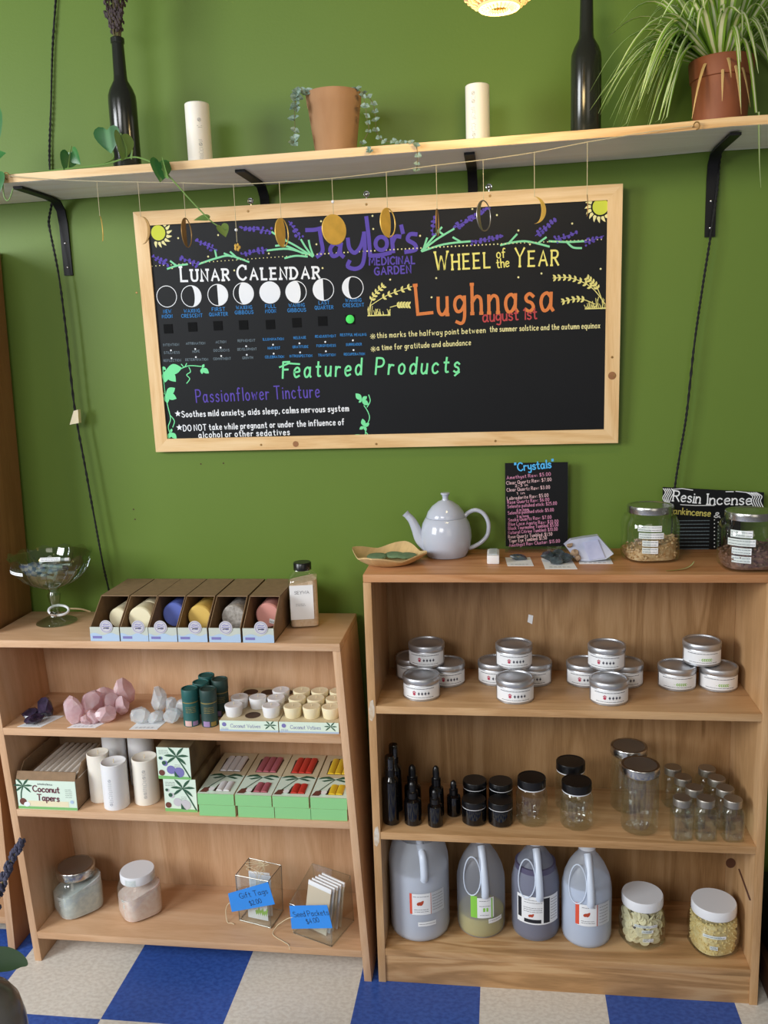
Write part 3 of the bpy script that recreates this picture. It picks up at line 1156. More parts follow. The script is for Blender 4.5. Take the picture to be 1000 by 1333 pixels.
# moons
MO = [(217, 386), (249, 385.6), (283.6, 384), (317, 382), (351.4, 380.8), (385.4, 380), (421, 377), (459.3, 374.4)]
NM = [('NEW', 'MOON'), ('WAXING', 'CRESCENT'), ('FIRST', 'QUARTER'), ('WAXING', 'GIBBOUS'), ('FULL', 'MOON'), ('WANING', 'GIBBOUS'), ('LAST', 'QUARTER'), ('WANING', 'CRESCENT')]
WD = [('INTENTION', 'STILLNESS', 'REFLECTION'), ('AFFIRMATION', 'HOPE', 'DETERMINATION'), ('ACTION', 'DECISIONS', 'COMMITMENT'), ('REFINEMENT', 'DEVELOPMENT', 'GROWTH'),
      ('ILLUMINATION', 'HARVEST', 'CELEBRATION'), ('RELEASE', 'GRATITUDE', 'INTROSPECTION'), ('READJUSTMENT', 'FORGIVENESS', 'TRANSITION'), ('RESTFUL HEALING', 'SURRENDER', 'RECUPERATION')]
PH = [None, (.35, 1), (0, 1), (-.45, 1), 'full', (-.45, -1), (0, -1), (.4, -1)]
MR = 13.6 * PX
for (u, v), ph in zip(MO, PH):
    x, z = bd(u, v)
    m = MB()
    ring = [(x + MR * cos(a), z + MR * sin(a)) for a in [2 * pi * k / 32 for k in range(33)]]
    stroke(m, ring, .9 * PX, CH)
    if ph == 'full':
        disc(m, x, z, MR, CH2, 32)
    elif ph:
        k, s = ph
        A = [pi / 2 - pi * i / 16 for i in range(17)]
        P = [(x + s * MR * cos(a), z + MR * sin(a)) for a in A] + [(x + s * k * MR * cos(a), z + MR * sin(a)) for a in reversed(A)]
        vs = [CH2(*p) for p in P]
        m.add(vs, [(i, i + 1, 32 - i, 33 - i) for i in range(16)])
    m.build('moon_drawing', 'chalk_white', cb, smooth=0, fix=False)
rows = []
for (u, v), (a, b) in zip(MO, NM):
    y1 = v + 21.5 - (u - 217) * .012
    for q, dy in ((a, 0), (b, 6.4)):
        w = 3.4 * len(q) / 2
        rows.append((q, (u - w + 1, y1 + dy + .15 * w * .2), (u + w + 1, y1 + dy - .15 * w * .2)))
chalk('moon_name', rows, 0, 0, 4.3, .7, 'blue', track=.34)
SQ = [(219, 428), (250.7, 425.6), (283.7, 424), (317, 423), (352, 422.4), (386.4, 420), (420, 418), (456, 416)]
for u, v in SQ:
    x, z = bd(u, v)
    r = 6 * PX
    MB().box(x - r, x + r, .003, .0046, z - r, z + r).build('velcro_square', 'chalk_black', cb)
x, z = bd(456, 415.5)
m = MB()
m.lathe([(0, .003), (.008, .003), (.0105, .0015), (.0105, 0)], 20)
m.xf(Matrix.Translation((x, .003, z)) @ Matrix.Rotation(pi / 2, 4, 'X'))
tag(m.build('marker_disc', 'chalk_neon', cb), 'bright green round marker')
rows, dots = [], MB()
for (u, v), ws_ in zip(SQ, WD):
    k = (u - 219) / 237
    b0 = (450.5 + 219 * 0) - 13 * k + 0
    for i, q in enumerate(ws_):
        w = 2.25 * len(q) / 2
        dy = i * (10.2 + 2.4 * k)
        uu = u + 4 + i * .8
        rows.append((q, (uu - w, b0 + dy), (uu + w, b0 + dy - .6)))
        if i < 2:
            disc(dots, *bd(uu - .5, b0 + dy + 5.6), 1.2 * PX, CH, 8)
chalk('moon_keyword', rows[:12], 0, 0, 3.0, .5, 'dim', track=.34)
chalk('moon_keyword', rows[12:], 0, 0, 3.0, .55, 'blue', track=.34)
dots.build('keyword_dot', 'chalk_white', cb, smooth=0, fix=False)


def line(mb, pts, w, mf=CH, n=5):
    P = spline([(*bd(*p), 0) for p in pts], n) if len(pts) > 2 else [Vector((*bd(*p), 0)) for p in pts]
    stroke(mb, [(q.x, q.y) for q in P], w * PX, mf)


def leaf2(mb, a, b, w, mf=CH):
    (x0, z0), (x1, z1) = bd(*a), bd(*b)
    nx, nz = -(z1 - z0), (x1 - x0)
    P = []
    for k in range(9):
        t = k / 8
        P.append((x0 + (x1 - x0) * t + nx * w * sin(pi * t), z0 + (z1 - z0) * t + nz * w * sin(pi * t)))
    for k in range(7, 0, -1):
        t = k / 8
        P.append((x0 + (x1 - x0) * t - nx * w * sin(pi * t), z0 + (z1 - z0) * t - nz * w * sin(pi * t)))
    poly(mb, P, mf)


# lavender sprays beside the name
m = MB()
for pts in ([(218, 350), (230, 346), (244, 344)], [(222, 340), (230, 346)], [(258, 344), (282, 336), (300, 333), (324, 341)], [(282, 336), (280, 326)], [(302, 334), (292, 330)], [(310, 337), (300, 328)],
            [(407, 334), (385, 320), (368, 311), (354, 302)], [(400, 331), (375, 324), (348, 326)], [(395, 330), (372, 320), (359, 320)], [(407, 334), (398, 322), (392, 312)],
            [(408, 333), (404, 322), (402, 313)], [(400, 334), (385, 333), (371, 336)], [(372, 313), (366, 305)],
            [(549, 327), (568, 312), (591, 298)], [(550, 327), (578, 318), (613, 314)], [(549, 326), (565, 308), (575, 296)], [(552, 322), (556, 310)], [(578, 306), (570, 300)],
            [(652, 319), (665, 316), (683, 314), (700, 317), (715, 321)], [(662, 317), (673, 305)], [(700, 317), (711, 309)], [(715, 314), (738, 315), (760, 314)], [(738, 315), (746, 322), (757, 323)], [(600, 315), (590, 309)]):
    m = MB()
    line(m, pts, 2.4)
    m.build('lavender_stem_drawing', 'chalk_mint', cb, smooth=0, fix=False)
Rl = random.Random(5)
for (u0, v0), (u1, v1) in (((219, 344), (200, 334)), ((257, 344), (234, 335)), ((281, 325), (257, 314)), ((352, 301), (312, 296)), ((391, 309), (376, 288)), ((347, 325), (314, 331)),
                           ((563, 305), (565, 283)), ((592, 296), (638, 270)), ((615, 315), (654, 308)), ((697, 307), (724, 285)), ((724, 312), (750, 303)), ((762, 316), (786, 307))):
    L = hypot(u1 - u0, v1 - v0)
    m = MB()
    nx, ny = -(v1 - v0) / L, (u1 - u0) / L
    for i in range(int(L * .95)):
        t = Rl.random()
        whorl = round(t * L / 5.5) / (L / 5.5)
        t = whorl + Rl.uniform(-.035, .035)
        d = Rl.uniform(-1, 1) * (4.3 - 2.4 * t)
        disc(m, *bd(u0 + (u1 - u0) * t + nx * d, v0 + (v1 - v0) * t + ny * d), Rl.uniform(1.1, 2.0) * PX, CH, 7)
    stroke(m, [bd(u0, v0), bd(u1, v1)], 1.0 * PX, CH)
    m.build('lavender_flower_drawing', 'chalk_purple', cb, smooth=0, fix=False)
m = MB()
for k in range(0, 118):
    u = 198 + k * 5.0
    v = 346.5 + (311.5 - 346.5) * (u - 198) / (788 - 198) - 3 * sin(pi * (u - 198) / 590)
    disc(m, *bd(u, v), (1.0 if 400 < u < 660 else .75) * PX, CH, 6)
for u, v in ((232, 310), (284, 306), (271, 334), (363, 298), (418, 288), (485, 281), (486, 298), (412, 318), (305, 352), (420, 349), (547, 307), (615, 272), (647, 280), (675, 300), (705, 356), (675, 361),
             (782, 350), (568, 362), (745, 291), (508, 364), (562, 387), (690, 318), (224, 349), (350, 330)):
    disc(m, *bd(u, v), 1.3 * PX, CH, 6)
m.build('star_dots', 'chalk_cream', cb, smooth=0, fix=False)
tag(COL.objects[-1], kind='stuff')
for (u, v), A in (((206, 303), range(-5, 5)), ((782, 269), range(6, 17))):
    m = MB()
    x, z = bd(u, v)
    disc(m, x, z, 9.6 * PX, CH, 24)
    sd = m.build('sun_drawing', 'chalk_sun', cb, smooth=0, fix=False)
    m = MB()
    for k in A:
        a = radians(k * 22) if u < 500 else radians(k * 21 + 30)
        c, s = cos(a), sin(a)
        P = [(11.5, -1.6), (14, -2.2), (17.5, .2), (19, 2.4), (15.5, 2.0), (11.5, 1.6)]
        poly(m, [(x + (p * c - q * s) * PX, z + (p * s + q * c) * PX) for p, q in P], CH)
    m.build('sun_rays_drawing', 'chalk_cream', cb, smooth=0, fix=False)
# wheat
Rg = random.Random(2)
for sheaf, u0, u1, vb in ((([(480, 405), (486, 386), (500, 371)], [(482, 398), (505, 384), (536, 373)], [(508, 400), (520, 397), (533, 397)]), 479, 508, 411),
                          (([(788, 396), (770, 374), (744, 362), (720, 362)], [(783, 388), (776, 372), (764, 361)], [(775, 396), (755, 389), (731, 393)]), 762, 791, 402)):
    m = MB()
    for pts in sheaf:
        line(m, pts, 1.0)
        P = spline([(*p, 0) for p in pts], 4)
        P = P[len(P) // 3:]
        for i in range(len(P) - 1):
            p, q = P[i], P[i + 1]
            d = (q - p).normalized()
            for s in (-1, 1):
                e = d * 4.2 + Vector((-d.y, d.x, 0)) * s * 4.4
                leaf2(m, (p.x, p.y), (p.x + e.x, p.y + e.y), .24)
    for k in range(30):
        u = Rg.uniform(u0, u1)
        hgt = Rg.uniform(3, 13) * (1.2 if (u < u0 + 8) == (u0 < 500) else .7)
        line(m, [(u, vb), (u + Rg.uniform(-3, 3), vb - hgt)], .7)
    line(m, [(u0, vb), (u1, vb - 1)], 1.5)
    m.build('wheat_drawing', 'chalk_wheat', cb, smooth=0, fix=False)
# ivy
for runs, leaves_ in ((([(212, 478), (214, 505), (218, 527), (222, 545), (219, 556), (223, 568)], [(222, 541), (227, 548), (225, 556)], [(228, 484), (240, 478), (248, 476), (262, 477)], [(236, 474), (240, 478), (243, 473)],
                        [(246, 478), (248, 484), (243, 488), (247, 493), (243, 499)]),
                       (((216, 482), [(237, 479), (229, 497), (215, 498), (212, 477)]), ((216, 513), [(228, 505), (230, 519), (218, 525), (213, 512)]), ((263, 479), [(272, 486), (263, 487), (266, 474)]), ((222, 563), [(230, 571), (219, 571), (224, 558)]))),
                      (([(474, 528), (479, 536), (481, 545), (476, 557), (475, 566), (464, 566), (452, 569)], [(478, 530), (482, 522), (480, 514)], [(476, 562), (481, 568)]),
                       (((471, 521), [(463, 512), (478, 516), (480, 527), (467, 524)]), ((474, 555), [(472, 545), (481, 551), (477, 561), (468, 559)])))):
    m = MB()
    for pts in runs:
        line(m, pts, 1.2)
    for c, tips in leaves_:
        for tp in tips:
            leaf2(m, c, tp, .3)
    m.build('ivy_drawing', 'chalk_green', cb, smooth=0, fix=False)

# ------------------------------------------------------------------ lamp and cables
lp = thing('pendant_lamp', 'glowing woven pendant lamp cut by the top edge', 'lamp', (.924, -.6, 2.214))
MB().lathe([(0, -.066), (.03, -.06), (.052, -.042), (.064, -.015), (.066, .01), (.058, .036), (.04, .056), (.02, .066), (0, .068)], 28).build('glowing_shade', 'lamp_glow', lp)
m = MB()
R_ = .078
for k in range(22):
    for s in (1, -1):
        pts = []
        for i in range(15):
            t = -1 + 2 * i / 14
            ph = t * 1.35
            a = 2 * pi * k / 22 + s * t * .75
            rr = R_ + .0022 * s * cos(i * pi)
            pts.append((rr * cos(ph) * cos(a), rr * cos(ph) * sin(a), rr * sin(ph)))
        m.tube(pts, .0026, 5)
for z in (-.072, .03, .072):
    rr = sqrt(max(.0784 ** 2 - z * z, 0)) + .002
    m.tube([(rr * cos(a), rr * sin(a), z) for a in [2 * pi * i / 28 for i in range(29)]], .004, 6)
m.build('woven_strands', 'woven_tan', lp)
MB().tube([(0, 0, .07), (0, 0, .65)], .003, 8).build('hanging_cord', 'cord_black', lp)
ld = bpy.data.lights.new('pendant_bulb', 'POINT')
ld.energy, ld.color, ld.shadow_soft_size = 5.5, (1.0, .72, .32), .07
lo = bpy.data.objects.new('pendant_bulb', ld)
COL.objects.link(lo)
lo.location = (.924, -.6, 2.09)


def cable(name, label, pts, r=.0032):
    P = spline(pts, 10)
    m = MB()
    for s in (0, pi):                          # two strands twisted round each other
        Q = []
        L = 0
        for i, p in enumerate(P):
            if i: L += (p - P[i - 1]).length
            Q.append(p + Vector((cos(L * 260 + s), sin(L * 260 + s), 0)) * r * .55)
        m.tube(Q, r * .62, 6)
    return tag(m.build(name, 'cord_black', None), label, 'cable', 'twisted black lamp cables')


c1 = cable('twisted_cable', 'twisted black cable hanging down the wall left of the blackboard', [(-.15, -.006, 2.46), (-.173, -.006, 2.336), (-.19, -.006, 2.214), (-.208, -.006, 2.089), (-.213, -.006, 2.0), (-.214, -.006, 1.975), (-.214, -.03, 1.93),
                                                     (-.2121, -.034, 1.904), (-.2, -.034, 1.79), (-.1947, -.034, 1.635), (-.192, -.034, 1.456), (-.178, -.034, 1.293), (-.165, -.034, 1.147), (-.154, -.034, 1.03), (-.148, -.02, .92), (-.146, -.012, .72)])
m = MB()
m.hexa([(-.207, -.041, 1.411), (-.181, -.041, 1.415), (-.181, -.026, 1.415), (-.207, -.026, 1.411)], [(-.192, -.041, 1.447), (-.180, -.041, 1.45), (-.180, -.026, 1.45), (-.192, -.026, 1.447)])
tag(m.build('cable_tag', 'wax_cream'), 'small crumpled cream tape tag stuck round the left cable', 'tape')
cable('twisted_cable', 'twisted black cable running down the wall right of the blackboard behind the incense sign',
      [(1.428, -.006, 2.3), (1.43, -.006, 2.05), (1.4236, -.006, 1.975), (1.4185, -.012, 1.906), (1.4056, -.02, 1.805), (1.3904, -.02, 1.685), (1.3765, -.02, 1.561), (1.3633, -.02, 1.398), (1.3483, -.02, 1.287), (1.339, -.02, 1.2), (1.335, -.018, 1.07)])

# ------------------------------------------------------------------ garland of brass moons
gc = thing('garland_cord', 'thin sagging cord hooked along the front edge of the pine shelf', 'cord', (0, -.262, 0))
CP = [(-.1795, 1.993), (-.0919, 1.9813), (.0277, 1.9695), (.1262, 1.9622), (.2165, 1.9555), (.3422, 1.9455), (.4442, 1.944), (.5635, 1.9452), (.681, 1.951), (.79, 1.9586), (.889, 1.9635),
      (.9975, 1.9722), (1.1026, 1.9853), (1.2334, 1.998), (1.3136, 2.0032)]
MB().tube(spline([(x, 0, z) for x, z in CP], 4), .0009, 5).build('cord', 'thread', gc)
for x, z, s in ((-.1795, 1.993, -1), (1.3136, 2.0032, 1)):
    m = MB()
    m.tube([(x, .009, z), (x, 0, z)] + [(x + s * .006 * (1 - cos(a)), 0 - .006 * sin(a) * .3, z + .007 * sin(a)) for a in [k * pi / 6 for k in range(1, 10)]], .0014, 6)
    m.build('hook', 'brass_dark', gc)


def crescent(r, k, h=.0016, n=22, sx=1.0):
    """moon shape between the outer arc and an inner arc (k: 1 none .. -1 full)"""
    A = [pi / 2 - pi * i / n for i in range(n + 1)]
    out = [(r * cos(a), r * sin(a)) for a in A]
    inn = [(r * k * cos(a), r * sin(a) * .985) for a in A]
    m = MB()
    vs, fs = [], []
    for y in (-h / 2, h / 2):
        vs += [(a * sx, y, b) for a, b in out] + [(a * sx, y, b) for a, b in inn]
    N = n + 1
    for i in range(n):
        fs += [(i, i + 1, N + i + 1, N + i), (2 * N + i + 1, 2 * N + i, 3 * N + i, 3 * N + i + 1), (i + 1, i, 2 * N + i, 2 * N + i + 1), (N + i, N + i + 1, 3 * N + i + 1, 3 * N + i)]
    return m.add(vs, fs)


# x, centre z, radius, phase, turn about its thread, finish, label
ORN = [(.0277, 1.868, .028, ('c', .8), 82, 'brass', 'first brass moon of the garland, hanging edge on over bare green wall'),
       (.1235, 1.859, .030, ('c', .72), -52, 'brass_dark', 'thin brass crescent hanging over the upper left corner of the blackboard frame'),
       (.2277, 1.8487, .031, ('r', .1), 70, 'brass_dark', 'narrow brass half moon ring over the drawn lavender at the left'),
       (.342, 1.812, .011, ('k', 0), 20, 'brass', 'tiny golden charm hanging lowest, right of the vine tip'),
       (.4451, 1.8378, .030, ('r', -.5), 62, 'brass', 'brass moon ring hanging just left of the full brass disc'),
       (.5621, 1.8384, .0325, ('f', 0), 35, 'brass', 'full round golden brass disc over the shop name'),
       (.6808, 1.8468, .030, ('r', -.35), 58, 'brass', 'brass moon ring hanging just right of the full brass disc'),
       (.788, 1.8413, .028, ('r', .4), 84, 'brass_dark', 'brass moon seen edge on, over the purple blooms right of the shop name'),
       (.8873, 1.8503, .031, ('r', .55), 62, 'zinc', 'dull grey moon ring over the sprig left of the golden crescent'),
       (.994, 1.8562, .0275, ('c', .62), 30, 'brass', 'golden crescent hanging near the right end of the garland'),
       (1.1026, 1.86, .022, ('c', .8), 86, 'brass_dark', 'last thin brass sliver of the garland, beside the drawn right-hand sun')]
for x, z, r, (ty, k), rz, mt, lb_ in ORN:
    zc = min(CP, key=lambda p: abs(p[0] - x))[1]
    o = thing('moon_ornament', lb_, 'ornament', (x, -.262, z), 0, 'brass moon phases hung on the garland')
    m = MB()
    if ty == 'f':
        m.lathe([(0, -.0012), (r - .001, -.0012), (r, 0), (r - .001, .0012), (0, .0012)], 36)
        m.xf(Matrix.Rotation(pi / 2, 4, 'X'))
    elif ty == 'c':
        m = crescent(r, k)
    elif ty == 'r':
        m = crescent(r, k)
        m.xf(Matrix.Rotation(pi, 4, 'Z'))
        m.tube([(r * cos(a), 0, r * sin(a)) for a in [2 * pi * i / 32 for i in range(33)]], .0013, 6, cap=False)
    else:
        for q in range(5):
            m.ico((.005 * cos(q * 1.26), 0, .005 * sin(q * 1.26)), (.0032, .002, .0045), q, .2, 1)
    m.xf(Matrix.Rotation(radians(rz) + face_cam(x, -.262), 4, 'Z'))
    m.build('moon_shape', mt, o)
    top = (zc - z)
    MB().tube([(0, 0, r * .98 if ty != 'c' else r * .97), (0, 0, top)], .0007, 5).build('thread', 'thread', o)
    if ty in 'fk':
        MB().ico((0, 0, r + .026), (.0036, .0036, .0036), rough=0).build('bead', 'white_plastic', o)

# ------------------------------------------------------------------ things on the wall shelf
YS = -.125


def wine_bottle(x, label, r=.0325):
    o = thing('wine_bottle', label, 'bottle', (x, YS, shelf_top(x)), 0, 'dark wine bottles on the pine shelf')
    m = MB()
    m.lathe([(0, .008), (r * .7, .004), (r - .003, 0), (r, .004), (r, .168), (r - .001, .182), (r - .006, .196), (.0165, .214), (.0152, .225), (.0138, .29), (.0136, .294), (.0158, .296), (.0158, .306), (.0136, .308), (.0105, .3085), (.0105, .2), (0, .2)], 36)
    m.build('bottle_body', 'bottle_dark', o)
    return o

w1 = wine_bottle(.046, 'dark wine bottle holding a bunch of dried lavender')
w2 = wine_bottle(1.111, 'dark wine bottle standing left of the spider plant', .033)
lv = thing('dried_lavender', 'bunch of dried lavender stuck in the dark wine bottle', 'dried flowers', (.046, YS, shelf_top(.046) + .3))
m, m2 = MB(), MB()
R_ = random.Random(4)
for k in range(30):
    a, sp = R_.uniform(0, 2 * pi), R_.uniform(.006, .034)
    hh = R_.uniform(.05, .17)
    tip = Vector((cos(a) * sp, sin(a) * sp * .7, hh))
    base = Vector((cos(a) * .006, sin(a) * .006, -.09))
    mid = Vector((cos(a) * .0085, sin(a) * .0085, .008))
    P = spline([base, mid, tip * .6 + mid * .4 + Vector((0, 0, .01)), tip], 4)
    m.tube(P, .0009, 4)
    for i in range(5, len(P)):
        for q in range(3):
            p = P[i] + Vector((R_.uniform(-1, 1), R_.uniform(-1, 1), R_.uniform(-1, 1))) * .004
            m2.ico(p, (.0026, .0026, .0046), k * 9 + i + q, .3, 1)
m.build('stems', 'dried_stem', lv)
m2.build('flower_heads', 'dried_purple', lv, smooth=0)


def print_column(o, r, z0, z1, a, name='printed_text', mat='pale_ink', seed=1):
    m = MB()
    R_ = random.Random(seed)
    f = round_(r + .0003, a)
    z = z0
    while z < z1:
        k = R_.choice((0, 0, 1, 2))
        if k == 0:
            for i in range(2):
                stroke(m, [(-.006 + R_.uniform(0, .003), z), (.006 - R_.uniform(0, .003), z)], .0007, f)
                z += .0034
        elif k == 1:
            c = [(.0035 * cos(t), z + .0035 + .0035 * sin(t)) for t in [2 * pi * i / 12 for i in range(13)]]
            stroke(m, c, .0008, f)
            stroke(m, [(-.002, z + .002), (.002, z + .005)], .001, f)
            z += .010
        else:
            z += .006
    m.build(name, mat, o, smooth=0, fix=False)


def pillar(name, label, x, y, z, r, h, mat='wax_white', group=None, a=0.0, seed=1, txt=True, cut=.004):
    o = thing(name, label, 'candle', (x, y, z), face_cam(x, y), group)
    m = MB()
    m.lathe([(0, 0), (r - .001, 0), (r, .001), (r, h - .0015), (r - .0015, h), (r - cut, h - .001), (r - cut - .004, h - .004), (0, h - .005)], 36)
    m.build('candle_body', mat, o)
    MB().tube([(0, 0, h - .006), (.001, 0, h + .006)], .0011, 6).build('wick', 'twine', o)
    if txt:
        print_column(o, r, h * .12, h * .82, a, seed=seed)
    return o


pillar('pillar_candle', 'white printed pillar candle on the pine shelf right of the lavender bottle', .226, YS, shelf_top(.226), .0283, .150, 'wax_warm', 'pillar candles on the pine shelf', .1, 3)
pillar('pillar_candle', 'white printed pillar candle on the pine shelf left of the pendant lamp', .874, YS, shelf_top(.874), .0268, .138, 'wax_warm', 'pillar candles on the pine shelf', -.35, 5)

# terracotta pot with a string-of-hearts vine
px_, pz_ = .549, shelf_top(.549)
pp = thing('potted_plant', 'worn terracotta pot with a trailing heart-leaved vine at mid shelf', 'plant', (px_, YS, pz_))
m = MB()
m.lathe([(0, 0), (.043, 0), (.045, .003), (.0598, .118), (.0612, .1195), (.0635, .142), (.0628, .146), (.0590, .1465), (.057, .142), (.0555, .11), (0, .11)], 44)
m.build('pot', 'terracotta', pp)
MB().lathe([(0, .132), (.03, .135), (.057, .130), (.057, .12), (0, .12)], 24).build('soil', 'soil', pp)
m, m2 = MB(), MB()
R_ = random.Random(3)


def heart(mb, p, d, n, s):
    d, n = Vector(d).normalized(), Vector(n).normalized()
    w = d.cross(n).normalized()
    n = w.cross(d)
    half = [(0, .10), (.16, -.02), (.34, -.04), (.5, .06), (.58, .22), (.56, .4), (.46, .6), (.3, .8), (.14, .95), (0, 1.08)]
    P = half + [(-a, b) for a, b in half[-2:0:-1]]
    k = len(P)
    mid = [(0, .15), (0, .5), (0, .85)]
    vs = [Vector(p) + (w * a + d * b + n * (.28 * abs(a) - .10 * b * b)) * s for a, b in P] + [Vector(p) + (d * b - n * (.10 * b * b)) * s for a, b in mid]
    uv = [(.5 + a * .8, b) for a, b in P + mid]
    # stitch the fans together along the midrib
    tri = []
    for i in range(k):
        j = (i + 1) % k
        bi = 0 if P[i][1] < .3 else (1 if P[i][1] < .7 else 2)
        bj = 0 if P[j][1] < .3 else (1 if P[j][1] < .7 else 2)
        tri.append((i, j, k + bj))
        if bi != bj:
            tri.append((i, k + bj, k + bi))
    mb.add(vs, tri, uv)


vines = [[(-.05, -.02, .14), (-.07, -.03, .15), (-.082, -.04, .12), (-.083, -.045, .08), (-.086, -.045, .045), (-.09, -.045, .035)],
         [(-.045, -.035, .14), (-.068, -.045, .145), (-.078, -.05, .128), (-.075, -.05, .1)],
         [(.05, -.02, .14), (.066, -.035, .145), (.078, -.05, .11), (.083, -.06, .075), (.088, -.075, .045), (.07, -.1, .004), (.09, -.13, -.004), (.1, -.137, -.012)],
         [(.05, .0, .14), (.07, -.01, .14), (.09, -.02, .12), (.098, -.03, .09), (.103, -.06, .05), (.12, -.09, .02), (.15, -.11, .012), (.17, -.118, .004), (.195, -.136, 0), (.2, -.137, -.03), (.196, -.136, -.055)],
         [(0, .03, .14), (.0, .03, .155), (.008, .03, .152)]]
for k, vn in enumerate(vines):
    P = spline(vn, 5)
    m.tube(P, .0008, 4)
    for i in range(2, len(P), 3 if k != 1 else 2):
        for s in (-1, 1):
            d = Vector((s * R_.uniform(.5, 1), R_.uniform(-.8, 0), R_.uniform(-.6, .5)))
            heart(m2, P[i], d, (R_.uniform(-.4, .4), -1, R_.uniform(0, .8)), R_.uniform(.008, .013) * (1.25 if k in (0, 1) else .85))
m.build('stems', 'dried_stem', pp)
m2.build('leaves', 'heart_leaf', pp, smooth=0, fix=False)

# spider plant
sx, sz = 1.394, shelf_top(1.394) + .0035
sp_ = thing('spider_plant', 'large arching striped spider plant in a brown pot at the shelf right end', 'plant', (sx, -.13, sz))
m = MB()
m.lathe([(0, 0), (.052, 0), (.054, .002), (.0605, .100), (.0645, .101), (.068, .137), (.067, .14), (.064, .14), (.0615, .12), (0, .12)], 44)
m.build('pot', 'red_terracotta', sp_)
MB().lathe([(0, .128), (.03, .13), (.0615, .126), (.0615, .12), (0, .12)], 24).build('soil', 'soil', sp_)
R_ = random.Random(11)
m = MB()


def arch(mb, a, rise, reach, drop, w, n=12, base=(0, 0, .128), bend=0.0):
    P = []
    for i in range(n + 1):
        t = i / n
        rr = reach * (t ** .9)
        zz = rise * sin(min(t * 1.9, pi / 2 + .2)) - drop * max(0, t - .35) ** 1.7 / (.65 ** 1.7)
        aa = a + bend * t
        P.append(Vector((base[0] + (.012 + rr) * cos(aa), base[1] + (.012 + rr) * sin(aa), base[2] + zz)))
    for p in P:
        if p.y > .105: p.y = .105 + (p.y - .105) * .05
        # stay above the shelf while over it
        if p.y > -.123 and p.z < .006: p.z = .006
    W = [w * (min(1, (i + 1.5) / 4) if i < 3 else 1) * (1 - (i / n) ** 3) + .0004 for i in range(n + 1)]
    mb.blade(P, W, (-sin(a), cos(a), 0), .3)


for k in range(96):                            # the crown
    a = R_.uniform(0, 2 * pi)
    arch(m, a, R_.uniform(.09, .2), R_.uniform(.08, .24), R_.uniform(.0, .12), R_.uniform(.0060, .0092), bend=R_.uniform(-.4, .4))
for k in range(46):                            # the long fall to the left front
    a = pi + R_.uniform(-.1, .72)
    rch = R_.uniform(.12, .30)
    arch(m, a, R_.uniform(.05, .12), rch, R_.uniform(.13, .22), R_.uniform(.0058, .0086), n=14, bend=R_.uniform(-.15, .15))
for k in range(12):
    a = -pi / 2 + R_.uniform(-.2, 1.2)
    arch(m, a, R_.uniform(.07, .13), R_.uniform(.1, .2), R_.uniform(.1, .24), R_.uniform(.0045, .0068), n=14)
arch(m, -pi / 2 + .38, .06, .135, .33, .0065, n=16)
m.build('leaves', 'spider_leaf', sp_, smooth=60, fix=False)
m = MB()
for a, rc, dr in ((-1.75, .075, .1), (-1.35, .085, .13), (-1.1, .08, .115), (-2.3, .1, .13), (-1.6, .09, .06)):
    arch(m, a, .012, rc, dr, .0042, n=10)
tag(m.build('dry_leaves', 'dry_leaf', sp_, smooth=60, fix=False), 'dried straw-coloured leaves hanging over the rim')

# pothos vine coming in from the left along the shelf
pv = thing('pothos_vine', 'trailing pothos vine with green leaves along the left end of the pine shelf', 'plant', (0, 0, 0))
m = MB()
stems = [[(-.5, -.15, 2.012), (-.36, -.2, 2.01), (-.25, -.235, 2.012), (-.2, -.262, 1.995), (-.195, -.266, 1.95), (-.185, -.266, 1.94), (-.172, -.264, 1.965)],
         [(-.36, -.2, 2.01), (-.2, -.2, 2.008), (-.06, -.215, 2.01), (.03, -.225, 2.012), (.09, -.235, 2.02), (.13, -.248, 2.015), (.183, -.266, 1.985), (.246, -.27, 1.915), (.29, -.27, 1.868), (.322, -.27, 1.85)],
         [(-.06, -.215, 2.01), (-.058, -.21, 2.03), (-.05, -.21, 2.06)], [(.03, -.225, 2.012), (.045, -.2, 2.03), (.04, -.2, 2.065)],
         [(.09, -.235, 2.02), (.094, -.24, 2.04), (.084, -.24, 2.072)], [(.1, -.235, 2.02), (.108, -.24, 2.035), (.104, -.24, 2.016)]]
for k, s in enumerate(stems):
    P = spline(s, 6)
    m.tube(P, [.0022 - .0008 * i / len(P) for i in range(len(P))], 6)
m.build('stems', 'vine_green', pv)
